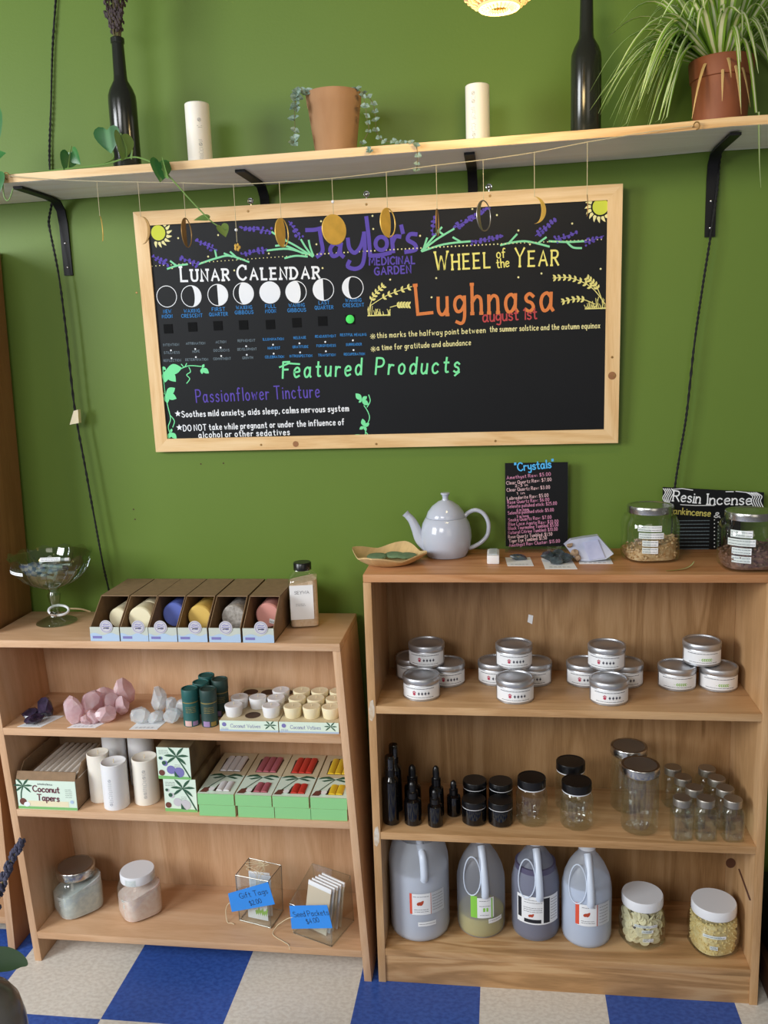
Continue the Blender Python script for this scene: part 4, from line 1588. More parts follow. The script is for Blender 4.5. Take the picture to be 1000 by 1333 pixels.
for p, d, nrm, s, mt, lb_ in (((.035, -.2, 2.096), (.1, -.1, -1), (.1, -1, .2), .052, 'pothos_var', 'variegated leaf standing up against the wall'),
                              ((-.056, -.21, 2.045), (-.25, -.2, -.9), (.8, -.6, 0), .038, 'pothos_leaf', None), ((-.05, -.21, 2.05), (.5, -.1, -.9), (-.5, -.8, .2), .034, 'pothos_leaf', None),
                              ((.083, -.24, 2.072), (.1, -.1, -1), (.95, -.3, 0), .055, 'vine_green', None),
                              ((.178, -.266, 2.005), (.1, -.2, -1), (.75, -.65, .1), .045, 'pothos_leaf', None), ((.186, -.268, 2.003), (.25, -.2, -1), (-.8, -.55, .1), .040, 'vine_green', None),
                              ((.285, -.272, 1.872), (-.9, -.2, .08), (.1, -.5, .9), .032, 'vine_green', None), ((.31, -.272, 1.86), (.45, 0, -1), (.7, -.7, 0), .026, 'vine_green', None),
                              ((-.215, -.262, 1.998), (.25, -.3, -.9), (.1, -1, .3), .044, 'pothos_leaf', None), ((-.23, -.25, 2.02), (.9, -.3, .5), (-.2, -.8, .6), .05, 'pothos_leaf', None),
                              ((-.245, -.25, 2.135), (.5, -.2, -.9), (.3, -1, .1), .085, 'pothos_leaf', 'large shaded leaf at the picture edge')):
    m = MB()
    heart(m, p, d, nrm, s)
    o = m.build('leaf', mt, pv, smooth=60, fix=False)
    if lb_: tag(o, lb_)
MB().tube(spline([(-.36, -.2, 2.01), (-.3, -.22, 2.06), (-.255, -.245, 2.12), (-.247, -.25, 2.136)], 5), .0018, 5).build('stems', 'vine_green', pv)

# ------------------------------------------------------------------ right bookcase: things on top
ZR = 1.0655


def wp(u, v, y):
    d = ray(u, v)
    p = CAM + d * ((y - CAM.y) / d.y)
    return (p.x, p.z)


# palm-leaf plate with sage leaves
pc = (.645, -.156)
pl = thing('square_plate', 'small square wooden plate with raised corners beside the teapot', 'plate', (pc[0], pc[1], ZR), radians(73))
m = MB()
N = 48
rows = [(.0, .0035, 0, 1), (.045, .0035, 0, 2), (.062, .0075, .0, 2), (.082, .014, .005, 1.5), (.1, .020, .0125, 1.25)]


def plate_pt(r, z, lift, n, a):
    k = 1 / ((abs(cos(a)) ** n + abs(sin(a)) ** n) ** (1 / n))
    return (r * k * cos(a), r * k * sin(a), z + lift * abs(cos(2 * a)) ** 1.5 * (1 if abs(cos(2 * a)) else 0))


for lo in (0, .0034):
    base = len(m.v)
    vs = []
    for r, z, lf, n in rows:
        vs += [plate_pt(max(r, .001), z - lo, lf, n, 2 * pi * i / N) for i in range(N)]
    fs = []
    for j in range(len(rows) - 1):
        for i in range(N):
            fs.append((j * N + i, j * N + (i + 1) % N, (j + 1) * N + (i + 1) % N, (j + 1) * N + i))
    fs.append(tuple(range(N)))
    m.add(vs, fs)
o1 = (len(rows) - 1) * N
tot = len(rows) * N
m.add([m.v[o1 + i] for i in range(N)] + [m.v[tot + o1 + i] for i in range(N)], [(i, (i + 1) % N, N + (i + 1) % N, N + i) for i in range(N)])
m.build('plate_body', 'bamboo', pl)
for i, (dx, dy, rz, s, lb_) in enumerate(((-.035, .015, 20, .042, 'grey-green sage leaf at the left of the square plate'), (.012, .03, -25, .045, 'grey-green sage leaf at the middle of the square plate'),
                                          (.045, .02, 35, .042, 'grey-green sage leaf at the right of the square plate'))):
    m = MB()
    m.ico((0, 0, .007), (s * .62, s * .45, .0045), i, .12, 3)
    tag(m.build('sage_leaf', 'sage_leaf'), lb_, 'leaf', 'leaves on the plate')
    o = COL.objects[-1]
    o.location = (pc[0] + dx * .9, pc[1] + dy * .8 - .005, ZR + .0075)
    o.rotation_euler = (radians(8), 0, radians(rz))

# teapot
tp = thing('teapot', 'pale blue-grey glazed teapot with lid, on top of the taller bookcase', 'teapot', (.780, -.082, ZR))
m = MB()
m.lathe([(0, .003), (.042, .002), (.044, 0), (.0495, .001), (.055, .012), (.0605, .028), (.0635, .048), (.0625, .066), (.058, .083), (.0505, .0965), (.049, .0975), (.045, .095), (0, .095)], 48)
m.build('body', 'ceramic', tp)
m = MB()
m.lathe([(0, .0965), (.0485, .0978), (.0488, .0992), (.044, .112), (.033, .126), (.018, .137), (.0085, .1405), (.0068, .146), (.0085, .1525), (.0115, .1555), (.0112, .1585), (0, .1592)], 48)
m.build('lid', 'ceramic', tp)
m = MB()
P = spline([(-.046, -.006, .026), (-.064, -.008, .044), (-.074, -.009, .07), (-.084, -.01, .092), (-.097, -.011, .107)], 5)
m.tube(P, [.0185 - .0105 * (i / (len(P) - 1)) ** .7 for i in range(len(P))], 18)
e_ = P[-1]
m.tube([e_ + Vector((.004, 0, -.004)), e_ + Vector((-.003, 0, .0035))], [.008, .0098], 18)
m.build('spout', 'ceramic', tp)
m = MB()
m.tube(spline([(.043, .002, .094), (.056, .004, .107), (.074, .006, .113), (.093, .008, .104), (.105, .009, .08), (.103, .009, .052), (.09, .008, .034), (.073, .006, .023), (.056, .003, .017)], 5), .0052, 12)
m.build('handle', 'ceramic', tp)

# acrylic block, cards and crystals
sb = thing('selenite_block', 'small frosted white block standing right of the teapot', 'crystal', (.897, -.14, ZR))
MB().box(-.0145, .0145, -.038, .036, 0, .021, .003).build('block', 'wax_white', sb)
MB().box(-.010, .010, -.03, .028, .0212, .024, .001).build('chip', 'clear_quartz', sb)


def card(label, q, z, prints=True, seed=0):
    o = MB().prism([(p[0], p[1]) for p in q], z, z + .0007, 'z').build('paper_card', 'white_paper')
    tag(o, label, 'card', 'small paper cards under the crystals')
    if prints:
        m = MB()
        (x0, y0), (x1, y1) = q[0], q[1]
        R_ = random.Random(seed)
        for r in (.12, .2):
            for k in range(5):
                t = .15 + .14 * k
                xa = x0 + (x1 - x0) * t + (q[3][0] - x0) * r
                ya = y0 + (y1 - y0) * t + (q[3][1] - y0) * r
                m.add([(xa, ya, z + .0009), (xa + .006 + R_.uniform(0, .004), ya, z + .0009), (xa + .006, ya + .0012, z + .0009), (xa, ya + .0012, z + .0009)], [(0, 1, 2, 3)])
        tag(m.build('printed_text', 'ink', o, smooth=0, fix=False))
    return o


card('white card under the small smoky stone, first right of the frosted block', [(.931, -.196), (.992, -.196), (.986, -.11), (.925, -.11)], ZR, seed=1)
card('white card under the dark blue-grey stones', [(1.017, -.225), (1.09, -.226), (1.083, -.12), (1.012, -.12)], ZR, seed=2)
card('white card under the big pale crystal chunk', [(1.098, -.176), (1.176, -.176), (1.176, -.112), (1.101, -.112)], ZR, seed=3)


def stone(name, label, c, r, mat, seed, facet=7, cat='crystal', group=None, rough=.2, sub=2, rot=0):
    m = MB()
    m.ico((0, 0, 0), r, seed, rough, sub, facet)
    zmin = min(p[2] for p in m.v)
    m.v = [(x, y, z - zmin) for x, y, z in m.v]
    o = m.build(name, mat, None, smooth=18)
    o.location = c
    o.rotation_euler = (0, 0, rot)
    return tag(o, label, cat, group)


ZC = ZR + .0008
stone('smoky_stone', 'small flat smoky grey stone on the first white card', (.957, -.135, ZC), (.026, .013, .008), 'labradorite', 3)
for i, (x, y, r, lb_) in enumerate(((1.030, -.150, (.021, .018, .013), 'dark blue-grey stone at the left of the dark cluster'), (1.052, -.136, (.021, .016, .014), 'dark blue-grey stone at the back of the dark cluster'),
                                    (1.068, -.160, (.020, .017, .012), 'dark blue-grey stone at the right of the dark cluster'), (1.044, -.184, (.020, .014, .011), 'dark blue-grey stone at the front of the dark cluster'))):
    stone('labradorite_stone', lb_, (x, y, ZC), r, 'labradorite', 20 + i, 9, group='dark stones on a card')
ck = thing('crystal_chunk', 'large pale bluish crystal chunk with a brown rind, standing by the blackboard price sign', 'crystal', (1.133, -.135, ZC + .002))
CO = [(736, 707), (744, 700), (760, 697), (778.5, 694.5), (799, 718), (789, 725), (768, 727.5), (757.5, 727), (748.5, 724)]
cp_ = [wp(u, v, -.160) for u, v in CO]
zb = min(z for x, z in cp_)
F_ = [(x - 1.133, z - zb) for x, z in cp_]
m = MB()
n = len(F_)
cx_, cz_ = sum(x for x, z in F_) / n, sum(z for x, z in F_) / n
vs = [(x, -.025, z) for x, z in F_] + [(cx_ + (x - cx_) * 1.05, .0, max(0, cz_ + (z - cz_) * 1.04 - .002)) for x, z in F_] + [(cx_ + (x - cx_) * .72, .030, max(0, cz_ + (z - cz_) * .8 - .006)) for x, z in F_]
m.add(vs, [tuple(range(n))] + [(a * n + i, a * n + (i + 1) % n, (a + 1) * n + (i + 1) % n, (a + 1) * n + i) for a in (0, 1) for i in range(n)] + [tuple(range(3 * n - 1, 2 * n - 1, -1))])
m.build('crystal_body', 'pale_agate', ck, smooth=0)
m = MB()
q = [wp(u, v, -.162) for u, v in ((759, 703.5), (778.5, 699.5), (788, 723), (768, 726))]
m.prism([(x - 1.133, z - zb) for x, z in q], -.0275, -.024)
tag(m.build('cut_face', 'lilac_face', ck, smooth=0), 'smooth pale lilac cut face')
m = MB()
for u, v, r in ((748, 717, .012), (752, 723, .010), (742, 707, .008)):
    x, z = wp(u, v, -.162)
    m.ico((x - 1.133, -.022, max(z - zb, r * .8)), (r, .010, r), int(u), .4, 2, 5)
m.build('rind', 'agate_rind', ck, smooth=0)

# price sign in an acrylic holder
cs = thing('price_sign', 'black hand-lettered crystal price sign standing against the green wall', 'sign', (1.0, -.028, ZR))
ys = -.030
a_, b_ = wp(657.5, 603, ys), wp(739, 715, ys)
x0, x1, z0, z1 = a_[0] - 1.0, b_[0] - 1.0, .010, a_[1] - ZR
MB().box(x0, x1, -.0012, .0012, z0, z1).build('panel', 'slate', cs)
m = MB()
m.box(x0 - .002, x1 + .002, .003, .005, .0, z1)
m.box(x0 - .002, x1 + .002, -.034, .005, 0, .003)
m.build('acrylic_holder', 'clear_glass', cs)
mf = flat(-.0016)


def sgn(u, v, y=ys):
    x, z = wp(u, v, y)
    return (x - 1.0, z - ZR)


PS = sgn(701, 650)[0] - sgn(700, 650)[0]
m = MB()
write(m, '"Crystals"', sgn(671, 613.5), sgn(721, 608.5), 10.5 * PS, 1.7 * PS, mf)
m.build('sign_heading', 'chalk_sky', cs, smooth=0, fix=False)
LN = [("Amethyst Raw: $5.00", 660, 624, 717, 619, 1), ("Clear Quartz Raw: $7.00", 659.5, 631, 718, 626, 0), ("2-3 in", 671, 634, 687, 632.6, 0), ("Clear Quartz Raw: $3.00", 660, 640, 716, 636, 0), ("1 in", 673, 644, 683, 643, 0),
      ("Labradorite Raw: $5.00", 660.5, 651, 714, 646.5, 0), ("Rose Quartz Raw: $6.00", 661, 656, 715, 652, 1), ("Selenite polished stick: $25.00", 661, 661.5, 725, 657, 1), ("6 in long", 673, 665.5, 688, 664.2, 1),
      ("Selenite polished stick: $5.00", 661.5, 670, 721, 665.5, 1), ("3 in long", 673, 674, 688, 672.7, 1), ("Smoky Quartz Raw: $7.00", 662, 679, 718, 675, 1), ("Blue Lace Agate Raw: $10.00", 662, 684.5, 727, 680.5, 1),
      ("Black Tourmaline Tumbled: $5.00", 662, 690, 727, 685, 1), ("Natural Citrine Tumbled: $10.00", 662, 695.5, 726, 690.5, 1), ("Rose Quartz Tumbled: $1.50", 662, 701, 719, 697, 0), ("Tiger Eye Tumbled: $1.50", 663, 706.5, 712, 702, 0),
      ("Amethyst Raw Cluster: $15.00", 663, 712, 729, 706, 1)]
for s, u0, v0, u1, v1, k in LN:
    m = MB()
    write(m, s, sgn(u0, v0), sgn(u1, v1), (4.3 if len(s) > 9 else 3.2) * PS, .54 * PS, mf, track=.3)
    m.build('price_line', 'chalk_pink' if k else 'chalk_rose', cs, smooth=0, fix=False)

# incense sign
ri = thing('incense_sign', 'black incense sign with a white-patterned header, behind two glass jars', 'sign', (1.4, -.026, ZR))
yi = -.031


def isg(u, v):
    x, z = wp(u, v, yi)
    return (x - 1.4, z - ZR)


Q = [isg(863, 656), isg(994, 664), isg(995, 641), isg(863, 634)]
MB().prism(Q, -.005, -.003).build('header', 'slate', ri)
lo_ = [isg(879, 650)[0], isg(966, 650)[0]]
MB().box(lo_[0], lo_[1], -.0025, .0, 0, isg(900, 655)[1]).build('panel', 'slate', ri)
mh, mp = flat(-.0053), flat(-.0028)
PI_ = isg(901, 650)[0] - isg(900, 650)[0]
m = MB()
write(m, 'Resin', isg(876, 652), isg(911, 655), 14 * PI_, 1.7 * PI_, mh, serif=.08)
write(m, 'Incense', isg(921, 656.5), isg(978, 657), 14 * PI_, 1.7 * PI_, mh, serif=.08)
m.build('header_lettering', 'chalk_white', ri, smooth=0, fix=False)
m = MB()
for u in (863.5, 866, 868.5, 871, 874):
    P = spline([(*isg(u, 636), 0), (*isg(u + 3, 641), 0), (*isg(u - 0.5, 648), 0), (*isg(u + 3 - (u - 863) * .5, 654), 0)], 4)
    stroke(m, [(p.x, p.y) for p in P], 1.1 * PI_, mh)
for u in (994, 991, 988, 985, 982):
    P = spline([(*isg(u - 10, 641), 0), (*isg(u - 2, 646), 0), (*isg(u - 4, 652), 0), (*isg(u, 661), 0)], 4)
    stroke(m, [(p.x, p.y) for p in P], 1.1 * PI_, mh)
for pts in ([(875, 637), (888, 636), (902, 638)], [(945, 640), (955, 640)], [(958, 639.5), (972, 641), (982, 643)], [(886, 657), (905, 658), (930, 658)]):
    stroke(m, [isg(*p) for p in pts], 1.0 * PI_, mh)
m.build('header_pattern', 'chalk_white', ri, smooth=0, fix=False)
m = MB()
write(m, 'Frankincense', isg(866.5, 668.5), isg(925, 672.5), 9 * PI_, 1.2 * PI_, mp)
m.build('sign_lettering', 'chalk_yellow', ri, smooth=0, fix=False)
m = MB()
write(m, '&', isg(930, 674), isg(938, 674), 7 * PI_, 1.2 * PI_, mp)
for v in range(677, 718, 5):
    for u in (930.5, 935.5):
        disc(m, *isg(u, v + (u > 933) * 3), .9 * PI_, mp, 6)
m.build('sign_lettering', 'chalk_white', ri, smooth=0, fix=False)
m = MB()
for k in range(9):
    dash_rows(m, isg(882, 0 + 680)[0], isg(924, 680)[0], isg(900, 680 + k * 4.6)[1], isg(900, 676 + k * 4.6)[1], 1, mp, .9 * PI_, k)
m.build('small_writing', 'chalk_dim', ri, smooth=0, fix=False)


def granules(mb, r, z0, z1, n, s, seed=0, slope=0.0, sq=None, rot=0):
    R_ = random.Random(seed)
    for k in range(n):
        a = R_.uniform(0, 2 * pi)
        top = R_.random() < .3
        kk = 1.0
        if sq:
            kk = 1 / ((abs(cos(a - rot)) ** sq + abs(sin(a - rot)) ** sq) ** (1 / sq))
        rr = r * kk * (sqrt(R_.random()) if top else 1) - s * .6
        x, y = rr * cos(a), rr * sin(a)
        zt = z1 + slope * x / r
        z = zt if top else R_.uniform(z0 + s, max(zt, z0 + 2 * s))
        mb.ico((x, y, z), (s * R_.uniform(.7, 1.2), s * R_.uniform(.7, 1.2), s * R_.uniform(.5, 1)), k + seed, .3, 1)


def fill(mb, r, z0, z1, slope=0.0, sq=None, rot=0, n=36):
    vs = [(0, 0, z0)]
    for z in (z0, z1):
        for i in range(n):
            a = 2 * pi * i / n
            k = 1 / ((abs(cos(a)) ** sq + abs(sin(a)) ** sq) ** (1 / sq)) if sq else 1
            x, y = r * k * cos(a), r * k * sin(a)
            x, y = x * cos(rot) - y * sin(rot), x * sin(rot) + y * cos(rot)
            vs.append((x, y, z + (slope * x / r if z == z1 else 0)))
    vs.append((0, 0, z1))
    fs = []
    for i in range(n):
        j = (i + 1) % n
        fs += [(0, 1 + j, 1 + i), (1 + i, 1 + j, 1 + n + j, 1 + n + i), (1 + n + i, 1 + n + j, 1 + 2 * n)]
    mb.add(vs, fs)


def stickers(o, r, rows, seed=0, mat='white_paper'):
    """small printed strips stuck round a jar: (z0, z1, angle from, to)"""
    for i, (z0, z1, a0, a1) in enumerate(rows):
        s = MB().wrap(r, z0, z1, a0, a1, 10).build('sticker', mat, o, fix=False)
        m = MB()
        dash_rows(m, r * a0 + .002, r * a1 - .002, z0 + .001, z1 - .001, 2 if z1 - z0 > .009 else 1, round_(r + .0004), .0010, seed + i)
        m.build('printed_text', 'ink', s, smooth=0, fix=False)


def candy_jar(name, label, x, y, z, group, r=.0637, sq=3.2, h=.129, lid_r=.053, lid='lid_silver', rot=.3, lid_h=.017):
    o = thing(name, label, 'jar', (x, y, z), face_cam(x, y), group)
    m = MB()

    s = r
    hb = h - lid_h
    m.lathe([(0, .003), (s * .86, .002), (s * .93, 0), (s, .008), (s, hb * .72), (s * .97, hb * .82), (s * .88, hb * .93)], 48, sq=sq, rot=rot)
    m.lathe([(lid_r * .97, hb * .9), (lid_r * .95, hb + .008)], 48)
    m.build('glass_body', 'jar_glass', o)
    m = MB()
    m.lathe([(lid_r * .93, h - lid_h), (lid_r, h - lid_h), (lid_r * 1.01, h - lid_h + .003), (lid_r, h - lid_h * .45), (lid_r * 1.01, h - .003), (lid_r * .985, h), (lid_r * .9, h), (lid_r * .87, h - .0015), (0, h - .0012)], 48)
    m.build('lid', lid, o)
    return o


j1 = candy_jar('glass_jar', 'clear glass jar of pale resin chips left of the incense sign', 1.268, -.112, ZR, 'glass resin jars on the taller bookcase')
m = MB()
fill(m, .056, .005, .036, .014, 3.2, .3)
granules(m, .0585, .005, .040, 170, .0042, 1, .014, 3.2, .3)
m.build('resin_chips', 'beige_resin', j1, smooth=0)
stickers(j1, .0655, [(.076, .090, -.42, .42), (.059, .073, -.38, .5), (.041, .055, -.25, .3), (.024, .038, -.25, .3)], 3)
j2 = candy_jar('glass_jar', 'clear glass jar of reddish-brown resin at the right picture edge', 1.472, -.197, ZR, 'glass resin jars on the taller bookcase')
m = MB()
fill(m, .056, .005, .04, .012, 3.2, .3)
granules(m, .0585, .005, .046, 190, .0042, 2, .012, 3.2, .3)
m.build('resin_chips', 'brown_resin', j2, smooth=0)
stickers(j2, .0655, [(.078, .094, -.62, .12), (.059, .075, -.72, .22), (.040, .055, -.55, .1), (.021, .036, -.55, .1)], 5)
m = MB()
P = spline([(1.283, -.249, ZR + .0015), (1.318, -.238, ZR + .002), (1.342, -.215, ZR + .004), (1.357, -.185, ZR + .008)], 6)
m.blade(P, [.0032 * (1 - abs(2 * i / (len(P) - 1) - .7) ** 2 * .45) for i in range(len(P))], (.3, -1, .2), .2)
tag(m.build('fallen_leaf', 'spider_leaf', smooth=60, fix=False), 'fallen yellow-green plant blade lying between the two glass jars', 'leaf')

# ------------------------------------------------------------------ right bookcase, first shelf: tins
ZS1 = .7422
TR, TH = .0452, .0545


def tin_proto(label, loc, rz, berry):
    o = thing('travel_tin', label, 'tin', loc, rz, 'round metal tins on the upper shelf')
    MB().lathe([(0, 0.0005), (TR - .002, 0), (TR - .0008, .001), (TR - .0008, .042), (TR - .002, .0435)], 40).build('tin_body', 'tin', o)
    MB().lathe([(TR, .0405), (TR + .0006, .0415), (TR + .0006, .0525), (TR - .001, TH), (TR - .0045, TH), (TR - .006, .0515), (TR - .014, .0512), (TR - .0165, .0524), (0, .0524)], 40).build('lid', 'tin', o)
    s = MB().wrap(TR + .0001, .0060, .0375, -1.25, 1.25, 24).build('paper_label', 'white_paper', o, fix=False)
    f = round_(TR + .0005)
    m = MB()
    dash_rows(m, -.040, .036, .030, .035, 1, f, .0013, 1)
    dash_rows(m, -.036, .034, .0085, .0130, 1, f, .0010, 2)
    if berry:
        for k, x in enumerate((-.006, .002, .010, .018)):
            disc(m, x + .003, .0205, .0026, f, 10)
            stroke(m, [(x + .003, .017), (x + .003, .0245)], .0012, f)
    m.build('printed_text', 'ink', s, smooth=0, fix=False)
    m = MB()
    if berry:
        disc(m, -.0145, .0195, .0036, f, 12)
        stroke(m, [(-.018, .0235), (-.0145, .026), (-.011, .0235)], .0022, f)
        m.build('hat_print', 'hat_print', s, smooth=0, fix=False)
    else:
        for k in range(5):
            x = -.006 + k * .005
            for sg in (-1, 1):
                P = [(x, .018), (x + .0025, .018 + sg * .0035), (x + .006, .018 + sg * .003), (x + .003, .018 + sg * .0005)]
                m.add([f(*p) for p in P], [(0, 1, 2, 3)])
        stroke(m, [(-.01, .0175), (.022, .0185)], .0012, f)
        m.build('sprig_print', 'leaf_print', s, smooth=0, fix=False)
    return o


ta = tin_proto('round metal tin, front bottom of the leftmost pile', (.720, -.2, ZS1), face_cam(.72, -.2, -.1), True)
for lb_, x, y, lev in (('round metal tin, back left of the leftmost pile', .686, -.068, 0), ('round metal tin, back right of the leftmost pile', .776, -.108, 0), ('round metal tin on top of the leftmost pile', .727, -.120, 1),
                       ('round metal tin, front bottom of the second pile', .946, -.207, 0), ('round metal tin, back left of the second pile', .900, -.094, 0), ('round metal tin, back right of the second pile', .994, -.094, 0),
                       ('round metal tin on top of the second pile', .945, -.122, 1), ('round metal tin, front bottom of the third pile', 1.166, -.206, 0), ('round metal tin, back left of the third pile', 1.120, -.094, 0),
                       ('round metal tin, back right of the third pile', 1.217, -.094, 0), ('round metal tin on top of the third pile', 1.170, -.122, 1)):
    dup(ta, lb_, (x, y, ZS1 + lev * (TH + .0003)), face_cam(x, y, (-.1, .05, .12)[int(x * 100) % 3]))
tg = tin_proto('round metal tin with a green sprig label, lower left of the rightmost pile', (1.340, -.108, ZS1), face_cam(1.34, -.108, .1), False)
dup(tg, 'round metal tin with a green sprig label, lower right of the rightmost pile', (1.437, -.109, ZS1), face_cam(1.437, -.109, .15))
dup(tg, 'round metal tin with a green sprig label, top of the rightmost pile', (1.402, -.085, ZS1 + TH + .0003), face_cam(1.4, -.085, .12))

# ------------------------------------------------------------------ right bookcase, second shelf: empty bottles and jars
ZS2 = .4146


def spray(label, x, y, rz):
    o = thing('spray_bottle', label, 'bottle', (x, y, ZS2), rz, 'black spray bottles')
    MB().lathe([(0, .001), (.016, 0), (.0195, .003), (.0195, .112), (.018, .119), (.0125, .125), (.0115, .128), (.0115, .136), (0, .136)], 28).build('bottle_body', 'black_glass', o)
    MB().lathe([(0, .13), (.0125, .13), (.0125, .144), (.0085, .1455), (.0085, .152), (0, .152)], 24).build('pump_collar', 'black_plastic', o)
    MB().lathe([(.0118, .144), (.0118, .176), (.0105, .1795), (0, .18)], 24).build('clear_cap', 'smoke_glass', o)
    m = MB()
    m.lathe([(0, .152), (.0075, .152), (.0075, .166), (.006, .169), (0, .169)], 20)
    m.build('spray_nozzle', 'grey_plastic', o)
    return o


s1 = spray('tall black spray bottle with a clear cap, front left corner of the middle shelf', .638, -.228, 0)
dup(s1, 'tall black spray bottle, behind the one in the front left corner', (.640, -.165, ZS2), .4)


def dropper(label, x, y, r, h, loc=None):
    o = thing('dropper_bottle', label, 'bottle', (x, y, ZS2), 0, 'black dropper bottles')
    hb = h * .62
    MB().lathe([(0, .001), (r * .85, 0), (r, .003), (r, hb * .82), (r * .95, hb * .9), (r * .6, hb * .98), (r * .5, hb), (r * .5, hb * 1.06), (0, hb * 1.06)], 28).build('bottle_body', 'black_glass', o)
    MB().lathe([(0, hb), (r * .62, hb), (r * .64, hb + h * .13), (r * .5, hb + h * .14), (r * .42, hb + h * .16), (r * .46, hb + h * .24), (r * .40, hb + h * .34), (r * .2, h), (0, h)], 24).build('dropper_cap', 'black_plastic', o)
    return o


dropper('black dropper bottle, broad one second from the left at the front', .692, -.225, .0218, .112)
dropper('black dropper bottle, taller one behind the broad front bottle', .687, -.172, .0215, .128)
dropper('slim black dropper bottle at the front, left of the black lidded jars', .748, -.231, .0187, .095)
dropper('slim black dropper bottle, tallest, just behind the slim front one', .748, -.182, .0187, .132)
dropper('small black dropper bottle set furthest back, beside the black lidded jars', .791, -.178, .0175, .092)


def black_jar(label, x, y, h, first=None):
    o = thing('black_jar', label, 'jar', (x, y, ZS2), 0, 'black glass jars with black lids')
    r = .0303
    MB().lathe([(0, .001), (r * .86, 0), (r, .004), (r, h - .022), (r * .97, h - .0185), (r * .9, h - .0175), (r * .9, h - .01), (0, h - .01)], 32).build('jar_body', 'black_glass', o)
    MB().lathe([(r * .91, h - .0178), (r * .985, h - .0178), (r * .985, h - .0163), (r * .91, h - .0163)], 32).build('liner_ring', 'white_plastic', o)
    MB().lathe([(r * .9, h - .0162), (r, h - .016), (r * 1.01, h - .014), (r * 1.0, h - .003), (r * .96, h), (0, h - .0004)], 32).build('lid', 'black_plastic', o)
    return o


black_jar('short black lidded jar at the front, left of the pair', .843, -.207, .0615)
black_jar('taller black lidded jar behind, left of the pair', .843, -.142, .078)
black_jar('short black lidded jar at the front, right of the pair', .908, -.208, .0615)
black_jar('taller black lidded jar behind, right of the pair', .909, -.143, .078)


def mason(label, x, y, r, h, lid, lid_r, group, lid_h=.021):
    o = thing('mason_jar', label, 'jar', (x, y, ZS2), 0, group)
    hb = h - lid_h
    MB().lathe([(0, .005), (r * .7, .003), (r * .86, 0), (r * .97, .004), (r, .012), (r, hb * .74), (r * .97, hb * .84), (lid_r * .99, hb * .95), (lid_r * .95, hb * .98), (lid_r * .95, h - .004)], 40).build('glass_body', 'jar_glass', o)
    if lid == 'black_plastic':
        MB().lathe([(lid_r * .95, hb - .003), (lid_r * 1.0, hb - .003), (lid_r * 1.0, hb - .0005), (lid_r * .95, hb - .0005)], 36).build('liner_ring', 'white_plastic', o)
        MB().lathe([(lid_r * .96, hb), (lid_r * 1.02, hb), (lid_r * 1.04, hb + .003), (lid_r * 1.02, hb + .009), (lid_r * 1.03, h - .003), (lid_r, h), (lid_r * .93, h), (lid_r * .9, h - .001), (0, h - .001)], 36).build('lid', lid, o)
    else:
        MB().lathe([(lid_r * .96, hb), (lid_r * 1.02, hb), (lid_r * 1.05, hb + .003), (lid_r * 1.03, hb + lid_h * .5), (lid_r * 1.05, h - .003), (lid_r * 1.02, h), (lid_r * .9, h), (lid_r * .88, h - .0008)], 40).build('screw_band', lid, o)
        MB().lathe([(0, h - .0012), (lid_r * .72, h - .0012), (lid_r * .78, h - .0004), (lid_r * .9, h - .0006)], 40).build('lid_disc', 'zinc', o)
    return o


mason('empty glass jar with a black lid, nearest the short black jars', .985, -.192, .0385, .116, 'black_plastic', .034, 'empty glass jars with black lids')
mason('empty glass jar with a black lid, front one of the pair at mid shelf', 1.093, -.200, .0405, .114, 'black_plastic', .0355, 'empty glass jars with black lids')
mason('empty glass jar with a black lid, rear one of the pair at mid shelf', 1.085, -.112, .0395, .122, 'black_plastic', .0355, 'empty glass jars with black lids')
mason('tall empty glass jar with a silver lid, front one of two', 1.242, -.208, .0445, .166, 'lid_silver', .0435, 'tall glass jars with silver lids')
mason('tall empty glass jar with a silver lid, rear one of two', 1.229, -.108, .0445, .166, 'lid_silver', .0435, 'tall glass jars with silver lids')
q0 = thing('spice_jar', 'small square glass jar with a silver lid, front left of its cluster', 'jar', (1.334, -.241, ZS2), .1, 'small square glass jars with silver lids')
MB().lathe([(0, .004), (.018, .003), (.021, 0), (.0238, .003), (.0238, .066), (.0225, .074), (.019, .081)], 40, sq=6).lathe([(.019, .08), (.0185, .096)], 32).build('glass_body', 'jar_glass', q0)
MB().lathe([(.019, .083), (.0208, .083), (.0212, .086), (.0208, .092), (.0212, .0985), (.0202, .1005), (0, .1005)], 32).build('lid', 'zinc', q0)
for lb_, x, y in (('second at the front of its cluster', 1.388, -.240), ('second row, middle column of its cluster', 1.372, -.188), ('third row, middle column of its cluster', 1.356, -.136), ('rearmost, middle column of its cluster', 1.341, -.085),
                  ('front right of its cluster', 1.450, -.238), ('second row, right column of its cluster', 1.444, -.187), ('third row, right column of its cluster', 1.436, -.136), ('rearmost, right column of its cluster', 1.424, -.085)):
    dup(q0, 'small square glass jar with a silver lid, ' + lb_, (x, y, ZS2), .1 + (y + .2) * .6)

# ------------------------------------------------------------------ right bookcase, bottom shelf: jugs
ZS3 = .0946


